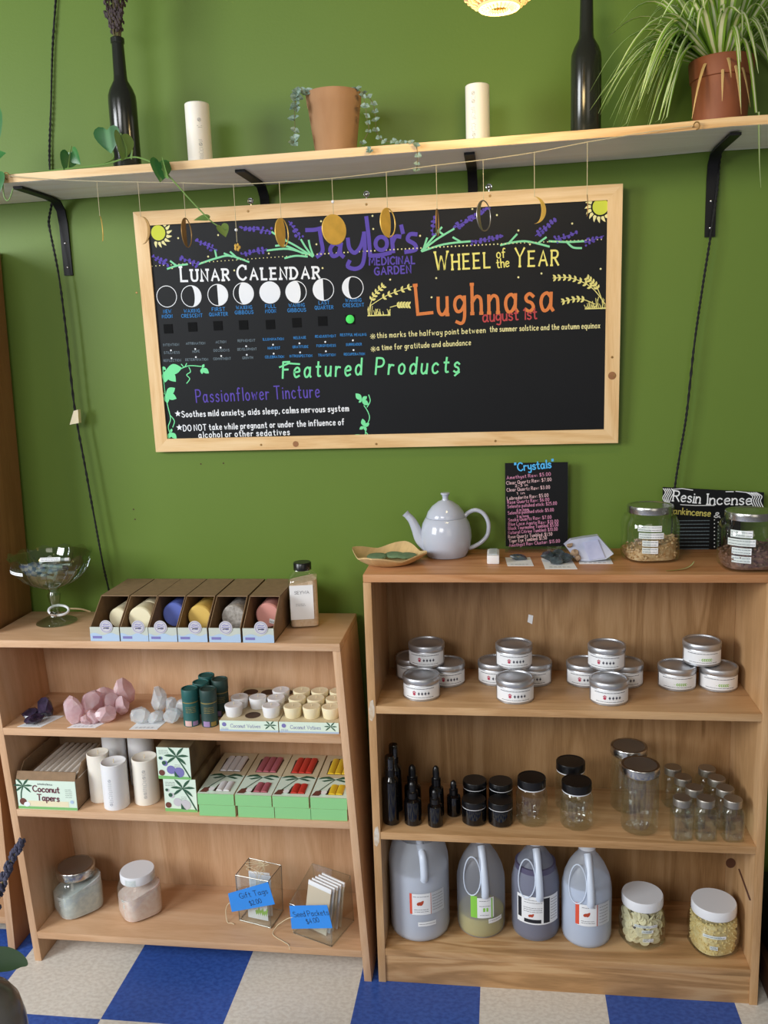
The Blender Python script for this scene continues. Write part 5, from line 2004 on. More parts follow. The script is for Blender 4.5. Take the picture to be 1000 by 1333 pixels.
def jug(name, label, x, y, r, h, shell, liquid, level, prints, group, big=False):
    o = thing(name, label, 'jug', (x, y, ZS3), face_cam(x, y, .12), group)
    s0, s1_ = (.66, .88) if big else (.52, .86)
    prof = [(0, .004), (r * .72, .003), (r * .86, 0), (r * .96, .006), (r, .018), (r, h * s0), (r * .985, h * (s0 + .05)), (r * .9, h * (s0 + .14)), (r * .72, h * (s0 + .24)), (r * .5, h * (s1_ - .02)), (r * .36, h * s1_ + .004),
            (.021, h * .905), (.0195, h * .93), (.0195, h * .97), (0, h * .97)]
    MB().lathe(prof, 40).build('jug_shell', shell, o)
    pin = [(max(a - .0025, 0), max(b, .006)) for a, b in prof if b < h * level]
    lastr = pin[-1][0]
    MB().lathe([(0, .007)] + pin[1:] + [(lastr * .98, h * level), (0, h * level)], 40).build('liquid', liquid, o)
    MB().lathe([(.0195, h * .93), (.0215, h * .93), (.022, h * .94), (.022, h * .985), (.0205, h), (0, h)], 28).build('cap', 'white_plastic', o)
    m = MB()
    hs = h * s0
    P = spline([(0, -.019, h * .9), (.001, -r * .52, h * .84), (.002, -r * .93, h * (s0 + .16)), (.003, -r * 1.06, h * (s0 + .02)), (.003, -r * 1.0, h * (s0 - .05))], 5)
    m.tube(P, [.0095] * len(P), 12)
    m.build('handle', 'jug_handle', o)
    m = MB()                                   # moulded lip of the finger opening beside the handle
    A = []
    for i in range(25):
        t = 2 * pi * i / 24
        a, zz = -.52 + .40 * cos(t), h * (s0 + .14) + h * .19 * sin(t)
        rr = r * (1.0 - .55 * max(0, (zz / h - s0)) ** 1.15 / .34 ** .15) if zz > hs else r
        rr = max(rr, r * .5) + .0012
        A.append((rr * sin(a), -rr * cos(a), zz))
    m.tube(A, .0016, 6, cap=False)
    if not big: m.build('grip_recess', 'jug_handle', o)
    f = round_(r + .0006)
    for (mt, z0, z1, a0, a1) in prints['patch']:
        MB().wrap(r + .0003 + .00006 * prints['patch'].index((mt, z0, z1, a0, a1)), z0, z1, a0, a1, 14).build('label_panel', mt, o, fix=False)
    m = MB()
    for x0, x1, z0, z1, nrow in prints['text']:
        dash_rows(m, x0, x1, z0, z1, nrow, f, .0011, int(z0 * 1e4))
    m.build('printed_text', prints.get('ink', 'ink'), o, smooth=0, fix=False)
    if 'icon' in prints:
        mt, x_, z_, s_ = prints['icon']
        m = MB()
        if mt == 'nut_print':
            for dx, dz, a in ((-.002, 0, .5), (.003, .001, .9)):
                P = []
                for i in range(12):
                    t = 2 * pi * i / 12
                    u, v = s_ * cos(t), s_ * .55 * sin(t) * (1 - .35 * cos(t))
                    P.append(f(x_ + dx + u * cos(a) - v * sin(a), z_ + dz + u * sin(a) + v * cos(a)))
                m.add(P, [tuple(range(12))])
        else:
            m.add([f(x_ - s_, z_ - s_ * .8), f(x_ + s_, z_ - s_ * .8), f(x_ + s_, z_ + s_ * .8), f(x_ - s_, z_ + s_ * .8)], [(0, 1, 2, 3)])
        m.build('label_picture', mt, o, smooth=0, fix=False)
    return o


jug('plastic_jug', 'largest plastic jug of clear liquid with an orange-edged label, at the left', .697, -.174, .0765, .292, 'milk_jug', 'liquid_clear', .62,
    dict(patch=[('white_paper', .082, .140, -.40, .78), ('orange_print', .084, .141, -.46, -.38), ('nut_print', .082, .140, .24, .26), ('grey_paper', .082, .14, .27, .79), ('white_paper', .050, .062, -.2, .42)],
         text=[(-.026, .014, .128, .136, 1), (-.024, .012, .088, .099, 2), (.024, .056, .088, .136, 6), (-.012, .030, .053, .059, 1)], icon=('nut_print', -.008, .114, .008)), 'big plastic jugs on the bottom shelf', True)
jug('plastic_jug', 'plastic jug of yellowish liquid with a lime-green-edged label', .855, -.160, .0615, .262, 'milk_jug_thin', 'liquid_lime', .20,
    dict(patch=[('white_paper', .062, .118, -.52, .42), ('lime_print', .062, .122, -.56, -.28), ('lime_print', .060, .116, .30, .36), ('white_paper', .046, .058, .18, .85)],
         text=[(-.012, .014, .106, .113, 1), (-.012, .016, .092, .098, 1), (-.010, .012, .066, .074, 1), (.014, .048, .049, .056, 1)], icon=('lime_print', .004, .085, .0065)), 'big plastic jugs on the bottom shelf')
jug('plastic_jug', 'plastic jug of dark violet-grey liquid with a black and white label', .994, -.162, .0605, .262, 'milk_jug_thin', 'liquid_violet', .74,
    dict(patch=[('white_paper', .052, .128, -.95, 1.0), ('dark_ink', .066, .120, -.90, -.72), ('dark_ink', .056, .124, .22, .50), ('dark_ink', .056, .066, -.6, .12)],
         text=[(-.036, .010, .108, .122, 2), (-.038, .010, .084, .100, 3), (.034, .056, .060, .122, 8)], icon=('nut_print', -.018, .076, .006)), 'big plastic jugs on the bottom shelf')
jug('plastic_jug', 'plastic jug of clear liquid with a red-edged label, next to the white-lidded jars', 1.121, -.176, .0618, .262, 'milk_jug', 'liquid_pale', .60,
    dict(patch=[('white_paper', .066, .124, -.48, .52), ('orange_print', .068, .126, -.56, -.40), ('nut_print', .066, .124, .30, .34), ('grey_paper', .066, .124, .35, .95)],
         text=[(-.018, .014, .112, .120, 1), (-.02, .014, .072, .082, 2), (.026, .052, .070, .120, 6)], icon=('nut_print', -.006, .097, .0075)), 'big plastic jugs on the bottom shelf')


def ribbed_jar(label, x, y, r, h, name):
    o = thing('lidded_jar', label, 'jar', (x, y, ZS3), face_cam(x, y, .1), 'white-lidded jars on the bottom shelf')
    m = MB()
    pr = [(0, .004), (r * .78, .003), (r * .88, 0), (r * .97, .008)]
    hb = h - .022
    for i in range(13):
        t = i / 12
        pr.append((r * (1 - .10 * (2 * t - 1) ** 2) + (.0006 if i % 2 else 0), .012 + (hb - .024) * t))
    pr += [(r * .86, hb - .006), (r * .84, hb + .004)]
    m.lathe(pr, 44, sq=2.6, rot=.5)
    m.build('glass_body', 'jar_glass', o)
    lr = r * .92
    MB().lathe([(lr * .95, h - .024), (lr, h - .024), (lr * 1.01, h - .02), (lr * 1.01, h - .004), (lr * .975, h), (0, h)], 44).build('lid', 'white_plastic', o)
    return o


jc = ribbed_jar('glass jar with a white lid, filled with pale round dried chips', 1.258, -.176, .0545, .125, 'chips')
m = MB()
R_ = random.Random(8)
for k in range(150):
    a = R_.uniform(0, 2 * pi)
    rr = .044 if k < 110 else R_.uniform(0, .036)
    z = R_.uniform(.014, .088) if k < 110 else R_.uniform(.08, .092)
    s = R_.uniform(.009, .0125)
    q = len(m.v)
    m.lathe([(0, -.0012), (s, -.0012), (s * 1.05, 0), (s, .0012), (0, .0016)], 12)
    M_ = Matrix.Translation((rr * cos(a) * .95, rr * sin(a) * .95, z)) @ Matrix.Rotation(a, 4, 'Z') @ Matrix.Rotation(pi / 2 + R_.uniform(-.7, .7), 4, 'Y') @ Matrix.Rotation(R_.uniform(-.6, .6), 4, 'X')
    m.xf(M_, q)
tag(m.build('dried_chips', 'banana_chip', jc), kind='stuff')
stickers(jc, .0552, [(.064, .071, -.42, .62), (.050, .058, -.1, .42), (.026, .035, -.05, .44)], 11)
jo = ribbed_jar('glass jar with a white lid, filled with fine golden dried flowers', 1.427, -.190, .0575, .122, 'flowers')
m = MB()
fill(m, .048, .006, .085, 0, 2.6, .5)
granules(m, .0505, .006, .086, 420, .0034, 5, 0, 2.6, .5)
tag(m.build('dried_flowers', 'flower_crumb', jo, smooth=0), kind='stuff')
stickers(jo, .0582, [(.056, .064, -.5, .45), (.026, .036, -.2, .12)], 13)

# ------------------------------------------------------------------ left bookcase: on top
ZL = .8974
pb = thing('footed_bowl', 'pressed-glass footed bowl at the left end of the leaning bookcase', 'bowl', (-.252, -.128, ZL))
m = MB()
m.lathe([(0, 0), (.046, 0), (.052, .002), (.05, .005), (.032, .012), (.015, .02), (.0105, .032), (.0105, .042), (.0165, .07), (.0175, .076), (.012, .084), (.0125, .09), (.034, .098), (.066, .117), (.088, .14), (.098, .163), (.102, .178)], 48)
q = len(m.v)
vs, fs = [], []
for j, (rr, z) in enumerate(((.102, .178), (.106, .186))):     # scalloped rim
    for i in range(96):
        a = 2 * pi * i / 96
        k = 1 + .02 * sin(a * 12) * j
        vs.append((rr * k * cos(a), rr * k * sin(a), z + .004 * j * sin(a * 12)))
for i in range(96):
    k = (i + 1) % 96
    fs.append((i, k, 96 + k, 96 + i))
m.add(vs, fs)
m.lathe([(.0985, .182), (.094, .163), (.084, .143), (.064, .121), (.034, .103), (0, .1)], 48)
for i in range(24):                            # cut flutes
    a = 2 * pi * i / 24
    m.tube([(rr * cos(a + tw), rr * sin(a + tw), z) for rr, z, tw in ((.05, .108, 0), (.073, .1225, .04), (.0895, .142, .09), (.099, .164, .14))], .0016, 5)
m.build('glass_bowl', 'bowl_glass', pb)
s = MB().wrap(.1, .150, .158, -.95, -.25, 12).build('sticker', 'white_paper', pb, fix=False)
m = MB()
dash_rows(m, -.092, -.028, .151, .157, 1, round_(.1005), .001, 3)
m.build('printed_text', 'ink', s, smooth=0, fix=False)
R_ = random.Random(21)
for k in range(12):
    a = R_.uniform(0, pi)
    L = R_.uniform(.05, .075)
    o = thing('glass_vial', 'thin clear glass vial lying in the footed bowl', 'vial', (-.252 + R_.uniform(-.03, .03), -.128 + R_.uniform(-.025, .025), ZL + .122 + .0042 * k), a, 'glass vials in the footed bowl')
    o.rotation_euler = (R_.uniform(-.15, .15), pi / 2 + R_.uniform(-.2, .2), a)
    MB().lathe([(0, -L / 2), (.0045, -L / 2), (.0048, L / 2 - .012), (.0048, L / 2 - .012)], 14).build('tube', 'vial_glass' if k % 3 else 'milk_jug_thin', o)
    MB().lathe([(0, L / 2 - .012), (.0053, L / 2 - .012), (.0053, L / 2), (0, L / 2)], 14).build('stopper', 'grey_plastic' if k % 4 == 0 else 'white_plastic', o)
tg_ = thing('paper_tag', 'white printed paper strip lying on the vials in the footed bowl', 'tag', (-.235, -.16, ZL + .178))
tg_.rotation_euler = (radians(62), 0, radians(8))
MB().box(-.026, .026, -.0055, .0055, 0, .0006).build('paper', 'white_paper', tg_)
m = MB()
dash_rows(m, -.023, .023, -.004, .004, 2, lambda a, b: (a, b, .0008), .0011, 4)
m.build('printed_text', 'ink', tg_, smooth=0, fix=False)
rg = thing('cord_ring', 'white cord loop with a silver clasp slung round the stem of the footed bowl', 'cord', (-.238, -.138, ZL + .036))
rg.rotation_euler = (radians(22), radians(8), 0)
MB().tube([(.026 * cos(a), .02 * sin(a), 0) for a in [2 * pi * i / 32 for i in range(33)]], .0034, 10).build('cord_loop', 'white_plastic', rg)
MB().box(-.012, .006, -.026, -.016, -.004, .007, .002).build('clasp', 'steel', rg)
MB().tube(spline([(.022, .012, 0), (.045, .03, -.012), (.062, .045, -.03)], 5), .0022, 8).build('loose_end', 'twine', rg)

# soap cartons
BXW = [(-.086, -.011), (-.008, .063), (.0645, .136), (.1385, .212), (.2165, .295), (.3005, .377)]
SOAP = [('soap_cream', 'cream'), ('soap_cream', 'cream'), ('soap_blue', 'violet-blue'), ('soap_yellow', 'yellow'), ('soap_speckled', 'grey speckled'), ('soap_pink', 'pink')]
ORD = ['leftmost of the row', 'second from the left in the row', 'third from the left in the row', 'third from the right in the row', 'second from the right in the row', 'rightmost of the row, beside the labelled jar']
YF, YT, YB = -.276, -.200, -.036
for i, ((x0, x1), (sm, sn)) in enumerate(zip(BXW, SOAP)):
    xc = (x0 + x1) / 2
    w = (x1 - x0) / 2
    o = thing('soap_carton', 'open cardboard soap display box, ' + ORD[i], 'box', (xc, YF, ZL), 0, 'row of soap display boxes')
    dy = -YF
    prof = [(0.002, 0), (YB + dy, 0), (YB + dy, .094), (YT + dy, .094), (0.002, .035)]
    m = MB()
    m.prism(prof, -w, -w + .0018, 'x').prism(prof, w - .0018, w, 'x')
    m.box(-w, w, YT + dy, YB + dy, .0925, .0945)
    m.box(-w, w, YB + dy - .002, YB + dy, 0, .094)
    m.box(-w, w, 0.002, YB + dy, 0, .002)
    m.box(-w + .0018, w - .0018, .03, YB + dy - .002, .0025, .0118)
    m.build('carton_body', 'kraft', o)
    fc = MB().box(-w, w, 0, .002, .0, .036).build('printed_front', 'sage_print', o)
    m = MB()
    P = [(-w + w * 2 * t / 12, .0185 + .003 * sin(t * .9 + i)) for t in range(13)]
    m.add([(a, -.0003, .0005) for a, b in P] + [(a, -.0003, b) for a, b in P], [(k, k + 1, 14 + k, 13 + k) for k in range(12)])
    m.build('sky_band', 'sky_print', fc, smooth=0, fix=False)
    m = MB()
    m.add([(-w + .006, -.0006, .007), (-w + .03, -.0006, .007), (-w + .03, -.0006, .0135), (-w + .006, -.0006, .0135)], [(0, 1, 2, 3)])
    m.build('name_strip', 'lilac_print', fc, smooth=0, fix=False)
    e = MB()
    e.lathe([(0, 0), (.0165, 0), (.0165, .0012), (0, .0012)], 28)
    e.xf(Matrix.Translation(((.006, .012, -.004, .008, .004, .008)[i], -.0002, .0375)) @ Matrix.Rotation(pi / 2, 4, 'X'))
    em = e.build('emblem', 'emblem_grey', o)
    ex = (.006, .012, -.004, .008, .004, .008)[i]
    m = MB()
    ring = [(ex + .0135 * cos(a), .0375 + .0135 * sin(a)) for a in [2 * pi * k / 24 for k in range(25)]]
    stroke(m, ring, .0008, flat(-.0018))
    for k in range(3):
        stroke(m, [(ex - .0095 + .002 * abs(k - 1), .0425 - .005 * k), (ex - .003, .0445 - .005 * k), (ex + .003, .0425 - .005 * k), (ex + .0095 - .002 * abs(k - 1), .044 - .005 * k)], .0017, flat(-.0018))
    m.build('emblem_print', 'lilac_print', em, smooth=0, fix=False)
    m = MB()
    stroke(m, [(ex - .006, .0345), (ex + .007, .0345)], .0022, flat(-.002))
    m.build('emblem_mark', 'dark_ink', em, smooth=0, fix=False)
    r = .0315 if i else .026
    ox = (.008, .0, .0035, .0, .006, .006)[i]
    ox = max(-(w - .0022 - r), min(w - .0022 - r, ox))
    y0 = (.066, .042, .078, .058, .060, .078)[i]
    zs = .010
    nb = (.052, .05, .06, .07, .07, .06)[i]
    for b in range(2):
        ya, yb_ = y0 + b * (nb + .002), y0 + (b + 1) * nb + b * .002
        so = thing('soap_bar', '%s round soap bar, %s, in the soap box %s' % (sn, ('front', 'rear')[b], ORD[i].split(' of the')[0].split(' in the')[0]), 'soap', (xc + ox, YF + ya, ZL + zs + .0022), 0, 'round soap bars in display boxes')
        m = MB()
        h = yb_ - ya
        m.lathe([(0, 0), (r * .9, 0), (r * .985, .003), (r, .006), (r, h - .006), (r * .985, h - .003), (r * .9, h), (0, h)], 28)
        m.xf(Matrix.Translation((0, 0, r)) @ Matrix.Rotation(-pi / 2, 4, 'X'))
        m.build('bar', sm, so)
        if i == 5 and b == 0:
            s = MB().add([(.002, -.0006, r - .018), (.022, -.0006, r - .024), (.025, -.0006, r - .014), (.004, -.0006, r - .007)], [(0, 1, 2, 3)]).build('price_sticker', 'white_paper', so, smooth=0, fix=False)
            m = MB()
            for k in range(5):
                stroke(m, [(.005 + k * .0036, r - .0165 - k * .001), (.006 + k * .0036, r - .0125 - k * .001)], .0011, flat(-.0009))
            m.build('printed_text', 'ink', s, smooth=0, fix=False)

# labelled jar
sj = thing('bath_salt_jar', 'square clear jar of salmon salts with a white label and black cap', 'jar', (.420, -.128, ZL), radians(12))
MB().lathe([(0, .003), (.028, .002), (.032, 0), (.0365, .004), (.0365, .118), (.034, .126), (.022, .138), (.019, .146), (.019, .152)], 48, sq=7, ).build('glass_body', 'jar_glass', sj)
m = MB()
fill(m, .0345, .005, .118, .006, 7)
m.build('salts', 'salmon_salt', sj)
MB().lathe([(.0205, .143), (.0225, .144), (.0225, .161), (.021, .163), (0, .163)], 32).build('cap', 'black_plastic', sj)
s = MB().box(-.034, .024, -.0372, -.0368, .024, .112).build('paper_label', 'white_paper', sj)
m = MB()
write(m, 'SEYWA', (-.022, .090), (.014, .090), .0075, .0008, flat(-.0376), serif=.05)
dash_rows(m, -.020, .004, .058, .066, 2, flat(-.0376), .0007, 4)
m.build('printed_text', 'ink', s, smooth=0, fix=False)

# ------------------------------------------------------------------ left bookcase, first shelf
ZA = .6637
card('white paper card under the dark amethyst stones', [(-.312, -.268), (-.248, -.268), (-.222, -.195), (-.278, -.195)], ZA, seed=6)
card('white paper card under the pink stone heap', [(-.177, -.268), (-.103, -.264), (-.085, -.215), (-.158, -.215)], ZA, seed=7)
card('white paper card under the clear stone heap', [(-.012, -.268), (.060, -.264), (.066, -.205), (-.006, -.208)], ZA, seed=8)
ZK = ZA + .0009
for i, (x, y, r, lb_) in enumerate(((-.300, -.215, (.020, .016, .011), 'left one of the dark heap'), (-.272, -.246, (.023, .014, .011), 'front one of the dark heap'), (-.262, -.205, (.021, .018, .020), 'right, tallest one of the dark heap'))):
    stone('amethyst_stone', 'rough dark purple amethyst stone, ' + lb_, (x, y, ZK), tuple(1.25 * q for q in r), 'amethyst', 40 + i, 6, group='amethyst stones', rough=.35, rot=i)
RQ = [(-.168, -.240, 0, (.021, .016, .030), 'front left, tall and pointed'), (-.137, -.205, 0, (.024, .020, .030), 'large dull one at the centre'), (-.122, -.155, 0, (.024, .02, .031), 'back, left of the topmost pair'), (-.082, -.130, 0, (.022, .018, .032), 'rearmost and highest'),
      (-.066, -.178, 0, (.019, .017, .021), 'right end of the heap'), (-.093, -.228, 0, (.023, .017, .021), 'front right'), (-.135, -.243, 0, (.015, .012, .011), 'small one at the front, next to the pointed stone'),
      (-.119, -.236, 0, (.014, .012, .015), 'small one at the front middle'), (-.098, -.178, 0, (.018, .016, .024), 'brownish pink, between the back and the right end')]
for i, (x, y, z, r, lb_) in enumerate(RQ):
    stone('rose_quartz', 'rough pink quartz stone, ' + lb_, (x, y, ZK + z), tuple(1.3 * q for q in r), 'rose_quartz', 60 + i, 6, group='heap of pink quartz stones', rot=i * 1.3)
for i, (x, y, r, lb_) in enumerate(((.006, -.228, (.024, .018, .018), 'front left on the card'), (.030, -.165, (.020, .017, .028), 'back, upright'), (.044, -.225, (.018, .014, .015), 'front right on the card'), (.084, -.222, (.021, .018, .016), 'right of the card'),
                                    (.066, -.180, (.016, .014, .019), 'behind the one right of the card'), (.104, -.190, (.014, .018, .024), 'half hidden by the green tubes'))):
    stone('clear_quartz', 'clear whitish quartz stone, ' + lb_, (x, y, ZK), tuple(1.35 * q for q in r), 'clear_quartz', 80 + i, 6, group='heap of clear quartz stones', rot=i * 1.7)


def tube_box(label, x, y, mt, foot):
    o = thing('paper_tube', label, 'tube', (x, y, ZA), face_cam(x, y), 'dark green paper tubes')
    r, h = .0205, .096
    MB().lathe([(0, 0), (r, 0), (r, .020), (r - .0002, .0205), (r - .0002, h - .026)], 32).build('tube_body', mt, o)
    MB().lathe([(r + .0002, h - .028), (r + .0006, h - .0275), (r + .0006, h - .001), (r, h), (r - .0025, h), (r - .003, h - .002), (0, h - .002)], 32).build('cap', mt, o)
    m = MB()
    m.wrap(r + .0003, .062, .0645, -1.2, 1.2)
    dash_rows(m, -.014, .012, .036, .054, 4, round_(r + .0004), .0013, int(x * 1e3))
    m.build('gold_print', 'tube_gold', o, smooth=0, fix=False)
    MB().wrap(r + .0004, .002, .016, -.9, -.05).build('pink_print', foot, o, fix=False)
    MB().wrap(r + .0004, .003, .014, .1, .8).build('violet_print', 'tube_violet' if foot == 'tube_pink' else 'tube_gold', o, fix=False)


tube_box('teal green paper tube, front left of its cluster', .137, -.225, 'tube_teal', 'tube_pink')
tube_box('dark green paper tube, front right of its cluster', .185, -.226, 'tube_dark', 'tube_violet')
tube_box('teal green paper tube, second row at the left of its cluster', .151, -.181, 'tube_teal', 'tube_pink')
tube_box('teal green paper tube, rearmost of its cluster', .150, -.134, 'tube_teal', 'tube_pink')
tube_box('dark green paper tube, back right of its cluster', .194, -.160, 'tube_dark', 'tube_violet')


def palm(mb_leaf, mb_trunk, x, z, s, mf, trunk=1):
    for a in (15, 62, 118, 165, 205, -30):
        c, sn = cos(radians(a)), sin(radians(a))
        P = []
        for t, w in ((0, 0), (.25, .13), (.55, .2), (.8, .14), (1, 0)):
            P.append((t, w * .7 - .25 * t * t))
        for t, w in ((.8, .14), (.55, .2), (.25, .13)):
            P.append((t, -w * .7 - .25 * t * t))
        sg = 1 if c >= 0 else -1
        pts = []
        for t, q in P:
            px, pz = t * c, t * sn
            pts.append((x + (px - q * sn * .8 * sg) * s, z + (pz + q * c * .8 * sg) * s))
        poly(mb_leaf, pts, mf)
    if trunk:
        Pt = spline([(x, z, 0), (x + .25 * s * trunk, z - .7 * s, 0), (x + .55 * s * trunk, z - 1.5 * s, 0)], 5)
        stroke(mb_trunk, [(p.x, p.y) for p in Pt], .09 * s, mf)


def votive_tray(label, xa, xb, cells, mt, wl):
    xc = (xa + xb) / 2
    w = (xb - xa) / 2
    y0, y1 = -.262, -.045
    o = thing('votive_tray', label, 'tray', (xc, y0, ZA), 0, 'printed cardboard votive trays')
    m = MB()
    m.box(-w, w, 0, y1 - y0, 0, .027)
    m.build('tray_body', 'sand_card', o)
    f = MB().box(-w, w, -.0008, 0, 0, .0278).build('printed_front', 'mint_card', o)
    m = MB()
    write(m, 'Coconut Votives', (-w + .028, .010), (w - .045, .010), .0095, .0009, flat(-.0012), serif=.05)
    m.build('printed_lettering', 'lilac_print', f, smooth=0, fix=False)
    m, m2, m3 = MB(), MB(), MB()
    palm(m, m2, w - .02, .017, .016, flat(-.0012), 0)
    m.build('palm_print', 'palm_green', f, smooth=0, fix=False)
    disc(m3, -w + .012, .018, .0055, flat(-.0012), 14)
    dash_rows(m3, -w + .004, -w + .022, .004, .009, 2, flat(-.0012), .0008, 2)
    m3.build('badge_print', 'lilac_print', f, smooth=0, fix=False)
    m = MB()
    m.box(-w, w, -.0011, -.0009, 0, .0045)
    m.build('base_stripe', 'sky_print', f)
    cx = [-.047, .001, .049]
    cy = [.036, .088, .138, .186]
    for r in range(4):
        for c in range(3):
            if (r, c) not in cells:
                MB().lathe([(0, .0273), (.0195, .0273)], 20, cx[c], cy[r]).build('empty_hole', 'hole_dark', o, smooth=0)
    for (r, c) in sorted(cells):
        v = thing('votive_candle', '%s votive candle, %s row, %s, in the %s tray' % (wl, ('front', 'second', 'third')[r], ('left', 'middle', 'right')[c], 'left-hand' if wl == 'white' else 'right-hand'), 'candle', (xc + cx[c], y0 + cy[r], ZA + .0274), 0, 'votive candles in trays')
        MB().lathe([(0, 0), (.0185, 0), (.0195, .002), (.0228, .0245), (.0224, .0272), (.021, .0280), (.019, .0276), (0, .0274)], 28).build('wax', mt, v)
        MB().tube([(0, 0, .0272), (.0006, 0, .0315), (.002, 0, .0335)], .0008, 6).build('wick', 'twine', v)


votive_tray('printed cardboard tray of white votives with empty holes, right of the green tubes', .222, .3705, {(0, 0), (0, 2), (1, 0), (1, 1), (1, 2), (2, 2)}, 'wax_white', 'white')
votive_tray('printed cardboard tray full of cream votives, by the right side panel', .373, .5215, {(r, c) for r in range(3) for c in range(3)}, 'wax_cream', 'cream')

# ------------------------------------------------------------------ left bookcase, second shelf
ZB = .4397
tb = thing('taper_carton', 'open cardboard display box of white taper candles at the left of its shelf', 'box', (-.2495, -.272, ZB))
w = .0805
m = MB()
prof = [(.002, 0), (.23, 0), (.23, .112), (.045, .112), (.012, .082), (.002, .082)]
m.prism(prof, -w, -w + .002, 'x').prism(prof, w - .002, w, 'x')
m.box(-w, w, .228, .23, 0, .112)
m.box(-w, w, .002, .23, 0, .002)
m.box(-w + .002, w - .002, .03, .226, .07, .0715)
m.hexa([(-w, 0, .080), (w, 0, .080), (w, .002, .080), (-w, .002, .080)], [(-w, .010, .1), (w, .010, .1), (w, .012, .1), (-w, .012, .1)])
m.build('carton_body', 'kraft', tb)
fp = MB().box(-w, w, -.001, .001, 0, .080).build('printed_front', 'mint_card', tb)
mf = flat(-.0014)
mf2 = flat(-.0017)
m = MB()
write(m, 'Coconut', (-.036, .050), (.036, .048), .0165, .0030, mf2)
write(m, 'Tapers', (-.026, .026), (.033, .024), .0165, .0030, mf2)
m.build('printed_lettering', 'plum_text', fp, smooth=0, fix=False)
m = MB()
write(m, 'smokeless', (-.022, .069), (.018, .068), .0055, .0007, mf2)
dash_rows(m, .052, .07, .034, .060, 5, mf2, .0008, 5)
m.build('small_print', 'ink', fp, smooth=0, fix=False)
m, m2 = MB(), MB()
palm(m, m2, -.062, .064, .026, mf2, 0)
Pt = spline([(-.062, .064, 0), (-.069, .045, 0), (-.071, .018, 0)], 4)
stroke(m2, [(p.x, p.y) for p in Pt], .003, mf2)
m.build('palm_print', 'palm_green', fp, smooth=0, fix=False)
m2.build('palm_trunk', 'palm_green', fp, smooth=0, fix=False)
m = MB()
disc(m, -.066, .021, .0095, mf2, 16)
m.build('coconut_print', 'coco_brown', fp, smooth=0, fix=False)
m = MB()
leaf2_pts = [(-.056 + .009 * cos(t) * .9 - .003 * sin(t), .014 + .006 * sin(t) + .003 * cos(t)) for t in [2 * pi * k / 16 for k in range(16)]]
poly(m, leaf2_pts, flat(-.0019))
m.build('coconut_half', 'white_paper', fp, smooth=0, fix=False)
m = MB()
m.add([(-.052, -.0013, .0085), (w - .022, -.0013, .0085), (w - .022, -.0013, .024), (-.052, -.0013, .024)], [(0, 1, 2, 3)])
m.build('sand_band', 'wax_cream', fp, smooth=0, fix=False)
m = MB()
m.add([(-w, -.0015, .001), (w, -.0015, .001), (w, -.0015, .008), (-w, -.0015, .008)], [(0, 1, 2, 3)])
m.build('grass_band', 'grass_print', fp, smooth=0, fix=False)
m = MB()
disc(m, .068, .024, .005, mf2, 12)
m.build('badge_print', 'sky_print', fp, smooth=0, fix=False)
for k in range(8):
    x = -.048 + k * .0172
    o = thing('taper_candle', 'white taper candle lying in the open display box, %s from the left' % ('first', 'second', 'third', 'fourth', 'fifth', 'sixth', 'seventh', 'last')[k], 'candle', (-.2495 + x, -.252, ZB + .0717), 0, 'white tapers in the display box')
    m = MB()
    m.lathe([(0, 0), (.0082, 0), (.0084, .002), (.0078, .12), (.0062, .188), (.0035, .196), (0, .198)], 18)
    m.xf(Matrix.Translation((0, 0, .0084)) @ Matrix.Rotation(-pi / 2, 4, 'X'))
    m.build('wax', 'taper_cream', o)
    MB().tube([(0, .197, .0084), (0, .201, .009)], .0007, 6).build('wick', 'twine', o)

G_ = 'pillar candles on the lower left shelf'
pillar('pillar_candle', 'white printed pillar candle, front one beside the taper display box', -.078, -.236, ZB, .0325, .122, 'wax_white', G_, -.45, 7)
pillar('pillar_candle', 'white printed pillar candle, half behind the front one by the taper display box', -.1345, -.205, ZB, .0285, .130, 'wax_warm', G_, .35, 8)
pillar('pillar_candle', 'white printed pillar candle left of the stacked palm-printed boxes', -.0075, -.206, ZB, .0325, .122, 'wax_warm', G_, -.15, 9)
pillar('pillar_candle', 'tall white pillar candle at the back, reaching the shelf above, left one', -.134, -.110, ZB, .0315, .192, 'wax_white', G_, 0, 10, False)
pillar('pillar_candle', 'tall white pillar candle at the back, reaching the shelf above, right one', -.058, -.108, ZB, .0345, .192, 'wax_white', G_, 0, 11, False)


